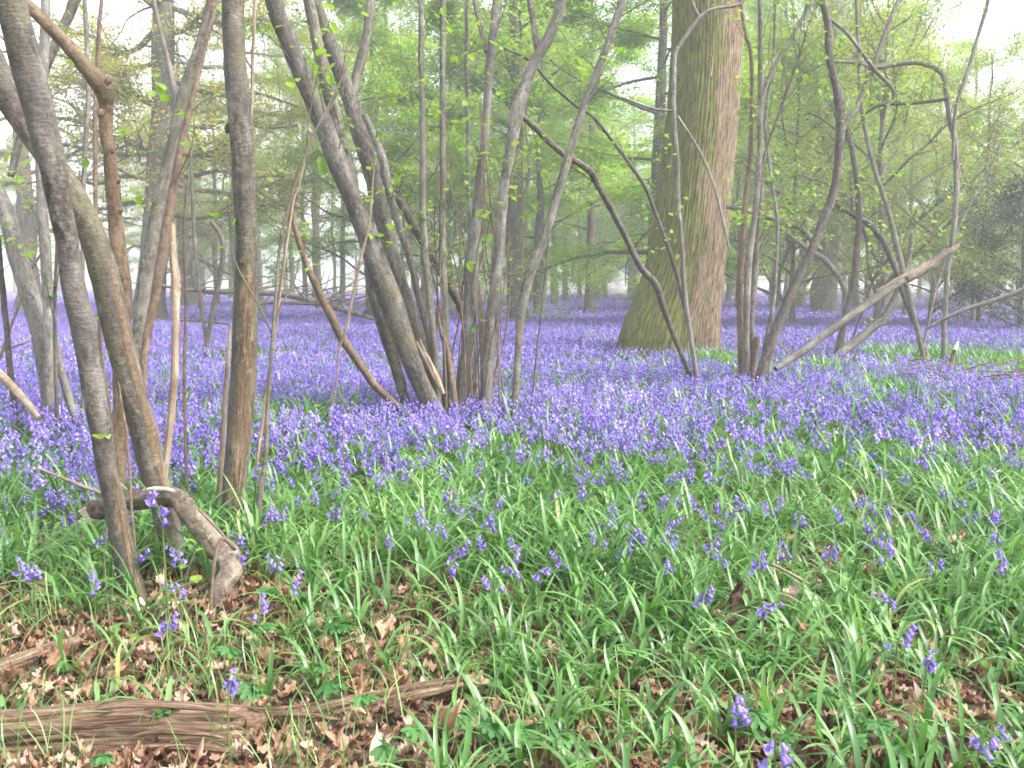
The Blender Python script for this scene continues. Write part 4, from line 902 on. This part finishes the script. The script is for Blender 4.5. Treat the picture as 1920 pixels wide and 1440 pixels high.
def carpet():
    rg_ = np.random.default_rng(17); mb = MB()
    for lod, y0, y1, dens in ((0, 4.4, 11, 175), (1, 11, 27, 120), (2, 27, 60, 34), (3, 60, 125, 10)):
        n = int(dens*.66*(y1*y1-y0*y0)); x, y = scatter(rg_, n, y0, y1); n = len(x); k = rg_.uniform(0, 1, n) < fden(x, y); x, y = x[k], y[k]; n = len(x)
        g = gh(x, y); h = rg_.uniform(.15, .36, n); az = rg_.uniform(0, 6.28, n); hue = np.clip(fbm(x*1.5, y*1.5, seed=40)*.6+rg_.normal(.27, .22, n), 0, 1)
        base = np.stack([x, y, g], -1)
        lean = rg_.normal(0, .035, (n, 2)); topx = np.stack([x+lean[:, 0], y+lean[:, 1], g+h], -1)
        if lod <= 1:                          # stalk: thin upright strips
            wv = np.stack([np.cos(az), np.sin(az), 0*az], -1)*(.0022 if lod == 0 else .003)
            V = np.stack([base-wv, base+wv, topx+wv*.5, topx-wv*.5], 1); mb.add(V.reshape(-1, 3), np.arange(n*4).reshape(n, 4), 1, rnd=np.repeat(rg_.uniform(0, 1, n), 4))
        nb = (9, 6, 4, 3)[lod]; bs = (1.0, 1.6, 2.9, 6.0)[lod]
        for j in range(nb):
            t = .78+.24*j/nb+rg_.uniform(-.03, .03, n); a = az+rg_.normal(0, 1.5, n); rad = (.019 if lod == 0 else .02 if lod == 1 else .03 if lod == 2 else .09)
            pos = base+(topx-base)*t[:, None]+np.stack([np.cos(a)*rad, np.sin(a)*rad, 0*a+.006], -1)
            rot = rotm(a, -rg_.uniform(.2, .8, n), 0*a); q = np.clip(hue+rg_.normal(0, .13, n), 0, 1)
            if lod == 0: inst(mb, BV2, BF2, pos, rot, bs*rg_.uniform(.8, 1.2, n), 0, q)
            elif lod == 1: inst(mb, np.array([[0, 0, 0.], [.009, 0, -.018], [-.005, .008, -.018], [-.005, -.008, -.018]]), np.array([[0, 1, 2], [0, 2, 3], [0, 3, 1]]), pos, rot, bs*rg_.uniform(.8, 1.2, n), 0, q, smooth=False)
            else: inst(mb, np.array([[0, 0, 0.004], [.01, .003, -.012], [-.007, .007, -.012], [-.004, -.01, -.012]]), np.array([[0, 1, 2], [0, 2, 3], [0, 3, 1]]), pos, rot, bs*rg_.uniform(.7, 1.3, n), 0, q, smooth=False)
    tag(mb.build('bluebell_carpet', [M['petal'], M['green_stem']]), 'dense violet carpet of bluebells spreading back under the trees', 'flowers', kind='stuff')
carpet()

# ------------------------------------------------------------------ strap leaves
def blades(mb, x, y, L, az, e0, bend, wd, seg, rnd, fold=True):
    n = len(x); s = np.linspace(0, 1, seg+1); ds = L[:, None]/seg
    ang = e0[:, None] - bend[:, None]*(s[None]**1.4)
    dr = np.cos(ang)*ds; dz = np.sin(ang)*ds
    r = np.concatenate([np.zeros((n, 1)), np.cumsum(dr[:, :-1], 1)], 1); z = np.concatenate([np.zeros((n, 1)), np.cumsum(dz[:, :-1], 1)], 1)
    g = gh(x, y); z = np.maximum(z, 0.004+.012*rnd[:, None])
    azz = az[:, None] + (s[None]**2)*((rnd*7919 % 1)[:, None]-.5)*.9
    px = x[:, None]+r*np.cos(azz); py = y[:, None]+r*np.sin(azz); pz = g[:, None]+z
    ww = wd[:, None]*np.array([np.interp(t, [0, .15, .5, .8, .93, 1], [.55, .8, 1, .85, .5, .05]) for t in s])[None]
    sx, sy = -np.sin(azz)*ww, np.cos(azz)*ww
    C = np.stack([px, py, pz], -1); Sd = np.stack([sx, sy, 0*sx+ww*.35], -1); Sd2 = np.stack([-sx, -sy, 0*sx+ww*.35], -1)
    if fold:
        V = np.stack([C+Sd, C, C+Sd2], 2); k = 3
    else:
        V = np.stack([C+Sd, C+Sd2], 2); k = 2
    m = (seg+1)*k; i = (np.arange(n)*m)[:, None, None] + (np.arange(seg)*k)[None, :, None] + np.arange(k-1)[None, None]
    Fq = np.stack([i, i+1, i+k+1, i+k], -1).reshape(-1, 4)
    mb.add(V.reshape(-1, 3), Fq, rnd=np.repeat(rnd, m))
def lden(x, y):
    d = .68 + .32*sstep(2.4, 3.2, y + (fbm(x*2.2, y*2.2, seed=51)-.5)*1.6)
    d = d*(1 - .72*sstep(-.35, -.75, x/np.maximum(y, 1)*2.6)*sstep(3.9, 3.2, y))
    d = d*(1-.9*sstep(.0, -.25, x)*sstep(2.5, 2.36, y))*(1-.3*np.exp(-((x+.42)/.35)**2-((y-2.42)/.2)**2))*(1-.75*np.exp(-((x+1.12)/.42)**2-((y-3.05)/.32)**2))
    d = d*(.35+.65*sstep(.36, .52, fbm(x*2.6, y*2.6, seed=57)))
    return d
def strap():
    rg_ = np.random.default_rng(23); mb = MB()
    for y0, y1, dens, per, seg, fold in ((1.7, 6.2, 205, 6, 7, True), (6.2, 12, 75, 5, 5, False), (12, 28, 26, 4, 3, False)):
        n = int(dens*.66*(y1*y1-y0*y0)); x, y = scatter(rg_, n, y0, y1); n = len(x); k = rg_.uniform(0, 1, n) < (lden(x, y) if y0 < 6 else 1.0); x, y = x[k], y[k]; n = len(x)
        big = rg_.uniform(.75, 1.25, n); tone = np.clip(fbm(x*2, y*2, seed=61)*.5+rg_.normal(.2, .15, n), 0, 1)
        for j in range(per):
            L = big*rg_.uniform(.14, .33, n)*((.72+.28*sstep(2.4, 3.6, y)) if y0 < 6 else 1.2); az = rg_.uniform(0, 6.28, n)
            e0 = rg_.uniform(.75, 1.5, n); bend = rg_.uniform(.5, 2.2, n)
            blades(mb, x+rg_.normal(0, .012, n), y+rg_.normal(0, .012, n), L, az, e0, bend, rg_.uniform(.0042, .0085, n)*(1 if y0 < 6 else 1.3), seg, np.clip(tone+rg_.normal(0, .13, n), 0, 1), fold)
    for px, py, rx, ry, nn in ((1350, 676, .4, 1.3, 260), (1760, 672, .7, 1.4, 420), (1880, 676, .7, 1.4, 420), (1540, 690, .4, .7, 160), (1650, 740, .4, .5, 100), (500, 780, .4, .5, 100)):
        c = PH(px, py, .2); x = c[0]+rg_.normal(0, rx*.6, nn); y = c[1]+rg_.normal(0, ry*.6, nn)
        for j in range(5): blades(mb, x+rg_.normal(0, .012, nn), y+rg_.normal(0, .012, nn), rg_.uniform(.22, .42, nn), rg_.uniform(0, 6.28, nn), rg_.uniform(.9, 1.5, nn), rg_.uniform(.4, 1.6, nn), rg_.uniform(.006, .011, nn), 4, np.clip(rg_.normal(.45, .2, nn), 0, 1), False)
    tag(mb.build('bluebell_leaves', M['blade']), 'arching green strap leaves covering the near ground', 'leaves', kind='stuff')
strap()
def fine_grass():
    rg_ = np.random.default_rng(29); mb = MB(); n = 5200; x, y = scatter(rg_, n, 1.7, 5.0); n = len(x)
    k = fbm(x*2.4, y*2.4, seed=71) > rg_.normal(.52, .08, n); x, y = x[k], y[k]; n = len(x)
    for j in range(2): blades(mb, x+rg_.normal(0, .02, n), y+rg_.normal(0, .02, n), rg_.uniform(.08, .22, n), rg_.uniform(0, 6.28, n), rg_.uniform(.9, 1.5, n), rg_.uniform(.3, 1.8, n), rg_.uniform(.001, .0022, n), 5, np.clip(rg_.normal(.7, .2, n), 0, 1), False)
    tag(mb.build('grass', M['blade']), 'fine grass blades between the broader leaves', 'grass', kind='stuff')
fine_grass()

# ------------------------------------------------------------------ dead leaves
def oak_leaf(seed, curl=1.0):
    rg_ = np.random.default_rng(seed); n = 15; t = np.linspace(0, 1, n)
    wd = (.16+.34*np.sin(np.pi*np.clip(t*1.05-.03, 0, 1))**.8)*(1+.22*np.sin(t*2*math.pi*4.2+rg_.uniform(0, 6))+.2*rg_.normal(0, 1, n))*np.interp(t, [0, .08, .95, 1], [.1, .6, .75, .12])*.62
    rows = []
    k1, k2, tw_ = rg_.normal(0, 1.1)*curl, rg_.uniform(.3, 2.2)*curl, rg_.normal(0, 1)*curl
    for i in range(n):
        for u in (-1, -.5, 0, .5, 1):
            x = t[i]-.5; y = u*wd[i]; z = k2*y*y*1.6 + k1*x*x*.9 + tw_*x*y + .07*curl*math.sin(9*x+u*3+seed) + .05*curl*math.sin(17*x-u*5+seed*2) + (.03 if abs(u) == .5 else 0)
            rows.append((x, y, z))
    V = np.array(rows); i = np.arange(n-1)[:, None]*5; j = np.arange(4)[None]
    return V, np.stack([i+j, i+j+1, i+6+j, i+5+j], -1).reshape(-1, 4)
OL = [oak_leaf(i, c) for i, c in enumerate((1.3, 1.8, 1.2, 2.1, 1.5, 1.0))]
def litter():
    rg_ = np.random.default_rng(31); mb = MB()
    for y0, y1, dens in ((1.7, 4.2, 850), (4.2, 7, 90)):
        for v, (V, Fq) in enumerate(OL):
            n = int(dens*.66*(y1*y1-y0*y0)/6); x, y = scatter(rg_, n, y0, y1); n = len(x); g = gh(x, y)
            pos = np.stack([x, y, g+rg_.uniform(.004, .03, n)], -1)
            inst(mb, V, Fq, pos, rotm(rg_.uniform(0, 6.28, n), rg_.normal(0, .38, n), rg_.normal(0, .3, n)), rg_.uniform(.022, .085, n), 0, np.clip(rg_.normal(.53, .28, n), 0, 1))
    c = PH(1800, 700, .05)                     # the brown brash patch on the right
    for v, (V, Fq) in enumerate(OL):
        n = 60; pos = np.stack([c[0]+rg_.normal(0, .5, n), c[1]+rg_.normal(0, .35, n), 0*np.ones(n)], -1); pos[:, 2] = gh(pos[:, 0], pos[:, 1])+rg_.uniform(.05, .22, n)
        inst(mb, V, Fq, pos, rotm(rg_.uniform(0, 6.28, n), rg_.normal(0, .5, n), rg_.normal(0, .3, n)), rg_.uniform(.06, .11, n), 0, np.clip(rg_.normal(.4, .15, n), 0, 1))
    tag(mb.build('leaf_litter', M['dead_leaf']), 'brown fallen oak leaves littering the ground', 'leaf litter', kind='stuff')
litter()
DL = {}
def dead_leaf(px, py, size, tone, v, label, group=None, h=.07, tilt=.5):
    key = (v, round(tone, 1))
    if key not in DL:
        mb = MB(); mb.add(*OL[v], rnd=tone); DL[key] = mb.mesh('fallen_leaf', M['dead_leaf'])
    q = PH(px, py, h); o = link('fallen_leaf', DL[key]); g = gh1(q[0], q[1]); _at(o, (q[0], q[1], q[2]))
    s = .85*size/F*q[1]; o.scale = (s,)*3; o.rotation_mode = 'ZYX'; o.rotation_euler = (.1+(tilt-.5)*1.6+hs.normal(0, .28), hs.normal(0, .3), hs.uniform(0, 6.28)); tag(o, label, 'dead leaf', group)
dead_leaf(1376, 1140, 105, .02, 3, 'dark mahogany curled leaf standing upright in the grass right of centre', h=.1, tilt=.9)
dead_leaf(1486, 1112, 70, 1.0, 1, 'cream white dead leaf standing up beside the short straw stalk', h=.1, tilt=.9)
dead_leaf(1508, 1195, 95, .6, 4, 'light brown curled leaf below the cream white one', h=.06)
dead_leaf(1420, 1195, 70, .5, 0, 'brown lobed leaf left of the light brown curled one', h=.05)
dead_leaf(722, 1178, 95, .82, 1, 'tan curled oak leaf in the litter above the log end', h=.05)
dead_leaf(850, 1365, 100, .7, 3, 'large orange brown curled leaf at the bottom edge right of the log', h=.04)
dead_leaf(715, 1392, 90, .98, 4, 'pale pinkish white curled leaf at the bottom edge right of the log', h=.04)
dead_leaf(635, 1385, 90, .68, 0, 'orange brown leaf lying against the log end', h=.04)
dead_leaf(893, 1275, 70, .8, 5, 'golden brown leaf beside the thin tip of the log', h=.05)
dead_leaf(585, 1190, 80, .75, 2, 'light tan leaf in the litter right of the dead branch foot', h=.04)
dead_leaf(515, 1230, 75, .6, 1, 'folded brown leaf above the middle of the log', h=.05)
dead_leaf(1790, 1020, 65, .78, 3, 'pale brown crumpled leaf on the right among short grass', h=.1)
dead_leaf(1030, 1245, 80, .4, 4, 'crumpled red brown leaf in the central grass', h=.06)
dead_leaf(1110, 1385, 95, .6, 1, 'brown crumpled leaf near the bottom edge at centre', h=.03)
dead_leaf(1305, 855, 55, .85, 0, 'pale tan leaf at the near fringe of the purple carpet', h=.12)
dead_leaf(690, 1040, 75, .35, 3, 'dark brown crumpled leaf on the hummock left of centre', h=.1)
for i, (px, py) in enumerate([(1200,1150),(1290,1215),(1530,1235),(1600,1215),(1640,1240),(1690,1260),(1830,1200),(1870,1245),(1760,1390),(1800,1300),(1650,1350),(1560,1340),(1300,1410),(1360,1320),(930,1330),(1000,1360),(790,1400),(580,1400),(660,1340),(160,1190),(90,1290),(30,1270),(230,1250),(270,1290),(140,1300),(350,1290),(540,1300),(620,1215),(760,1200),(820,1215),(1120,1290),(1150,1310),(1480,1010),(1620,1075),(1530,1095),(1290,1005),(1150,1030),(30,1110),(100,1240),(60,1320),(1430,1170),(1900,1310),(1870,1400),(1720,1335)]):
    dead_leaf(px, py, hs.uniform(38, 68), float(np.clip(hs.normal(.55, .25), 0, .95)), i % 6, 'curled brown oak leaf lying among the green blades', 'curled brown leaves on the near ground', h=.06)

# ------------------------------------------------------------------ small leafy plants
def lobed(seed):
    """one divided anemone leaf: three toothed leaflets"""
    V, Fq = [], []
    rg_ = np.random.default_rng(seed)
    for a in (-1.05, 0, 1.05):
        for sgn in (-.28, .28):
            b = a+sgn; n0 = len(V); L = 1.0 if abs(a) < .1 else .85
            prof = [(0, .0), (.25, .07), (.45, .16), (.6, .22), (.68, .13), (.82, .17), (.9, .07), (1.0, .0)]
            for s, wv in prof:
                for u in (-1, 0, 1):
                    x = s*L*math.cos(b) - u*wv*math.sin(b); y = s*L*math.sin(b)+u*wv*math.cos(b); V.append((x, y, .18*s-.42*s*s + .05*abs(u)))
            for i in range(len(prof)-1):
                for u in (0, 1): Fq.append((n0+i*3+u, n0+i*3+u+1, n0+(i+1)*3+u+1, n0+(i+1)*3+u))
    return np.array(V), np.array(Fq)
LV, LF = lobed(1)
herb_me = []
for v in range(4):
    mb = MB(); rg_ = np.random.default_rng(200+v); mb.add(LV*.045, LF, rnd=(.2, .5, .8, 1)[v]); herb_me.append(mb.mesh('leaf', M['herb']))
mb = MB(); tube(mb, np.array([[0, 0, 0], [.003, .002, .04], [0, .004, .08]]), np.array([.0015, .0013, .0012]), 5, 0, 1, cap=False, rnd=.4); herb_stalk = mb.mesh('stalk', M['green_stem'])
def herb(px, py, h, sc, label, group):
    q = PH(px, py, h); g = gh1(q[0], q[1]); o = link('wood_anemone', None); _at(o, (q[0], q[1], g)); k = max(q[2]-g, .04); tag(o, label, 'plant', group)
    s = link('stalk', herb_stalk, o); s.scale = (1, 1, k/.08); a0 = hs.uniform(0, 6)
    for j in range(3):
        l = link('leaf', herb_me[int(hs.integers(0, 4))], o); l.location = (0, .004, k); l.rotation_euler = (hs.normal(0, .25), hs.normal(.15, .2), a0+j*2.1); f = sc*hs.uniform(.8, 1.2); l.scale = (f, f, f)
hp = [(470,1290),(625,1285),(600,1250),(1515,1220),(1570,1200),(980,1370),(920,1360),(575,1110),(430,1220),(500,1110),(1480,1380),(1600,1390),(1650,1360),(720,1405),(780,1370),(190,1420),(680,1310),(640,1170),(560,1165),(1460,1230),(1180,1020),(1230,1130),(1290,1100),(1860,1170),(1780,1210),(1420,1340),(1540,1300),(1700,1400),(300,1330),(1330,1240),(1050,1380),(860,1340),(1120,1180),(1440,1015),(1600,1000),(640,1075),(1590,1160),(490,1175)]
for i, (px, py) in enumerate(hp): herb(px, py, hs.uniform(.06, .11), hs.uniform(.8, 1.25), 'low fresh green plant with deeply cut leaves in the near ground', 'cut leaved green plants on the near ground')
# a round leaved seedling group at the foot of the left stems
rl = thing('honeysuckle_shoot', 'thin shoots with rounded lime green leaves at the foot of the left stems', 'plant', P(210, 1200, 3.1))
part('stalk', M['hazel_pale'], rl, lambda mb: stem(mb, [(210,1235,3),(203,1140,3),(196,1060,3),(200,990,2)], 3.05, 3.05, 401, 0, 5, False, False))
part('stalk', M['hazel_pale'], rl, lambda mb: stem(mb, [(345,1140,3),(350,1080,3),(368,1030,2)], 3.2, 3.2, 402, 0, 5, False, False))

lm = MB()
for x, y, s_ in ((215,1083,.045),(195,1090,.035),(178,1055,.035),(178,1120,.05),(250,1118,.03),(262,1200,.075),(215,1178,.06),(362,1015,.045),(345,1062,.04),(368,1085,.045),(342,1125,.045),(375,1030,.035)):
    leaves(lm, P(x, y, 3.02 if x < 300 else 3.15)[None], s_*1.1, rng, .5, shape=(HAZ, HAZF))
lm.build('foliage', M['lime'], rl)
# white flowers
def white(px, py, s, label, group=None):
    q = PH(px, py, .2); g = gh1(q[0], q[1]); o = link('white_flower', None); _at(o, (q[0], q[1], g)); tag(o, label, 'flower', group)
    st = link('stalk', herb_stalk, o); st.scale = (1, 1, (q[2]-g)/.08)
    if 'petal' not in DL:
        mb = MB()
        for k in range(6):
            a = k*math.pi/3; inst(mb, np.array([[0, 0, 0], [.45, .28, .12], [1, 0, .1], [.45, -.28, .12]]), np.array([[0, 1, 2], [0, 2, 3]]), np.zeros((1, 3)), rotm([a], [-.25], [0.]), .018, 0, .5)
        DL['petal'] = mb.mesh('flower_head', M['white_petal'])
    f = link('flower_head', DL['petal'], o); f.location = (0, .004, q[2]-g); f.scale = (s,)*3; f.rotation_euler = (.5, 0, hs.uniform(0, 6))
for px, py in ((1336,830),(1372,815),(1370,848),(1568,812),(1780,820),(1432,765),(1875,885),(1098,780)): white(px, py, 1.0, 'tiny white flower at the near fringe of the purple carpet', 'tiny white flowers')
# dry brash and a pale stump by the green patch on the right
br = thing('dead_brash', 'heap of thin reddish dead twigs in the green gap at the right edge', 'twigs', PH(1820, 705, 0.1))
def brash(mb):
    for i in range(20):
        x, y = rng.uniform(1690, 1930), rng.uniform(676, 726); l = rng.uniform(40, 130); a = rng.normal(0, .22); Yb = 9.8 - (y-690)*.03
        stem(mb, [(x, y, 3), (x+l*.5, y+l*.5*a+rng.normal(0, 3), 3), (x+l, y+l*a, 1.5)], Yb, Yb+rng.normal(0, .15), 420+i, .1, 5, False, False, n=3)
part('twig', M['red_stem'], br, brash)
ps = thing('broken_stub', 'short pale pointed stub standing in the green gap on the right', 'stub', PH(1787, 700, .02))
stem_part(ps, 'hazel_brown', [(1780,690,9),(1786,668,9),(1791,654,9)], 10.0, 10.0, 461, extend=False)
stem_part(ps, 'white_petal', [(1791,656,8),(1794,648,7),(1796,640,3)], 9.97, 9.97, 462, name='tip', extend=False, ground_it=False)
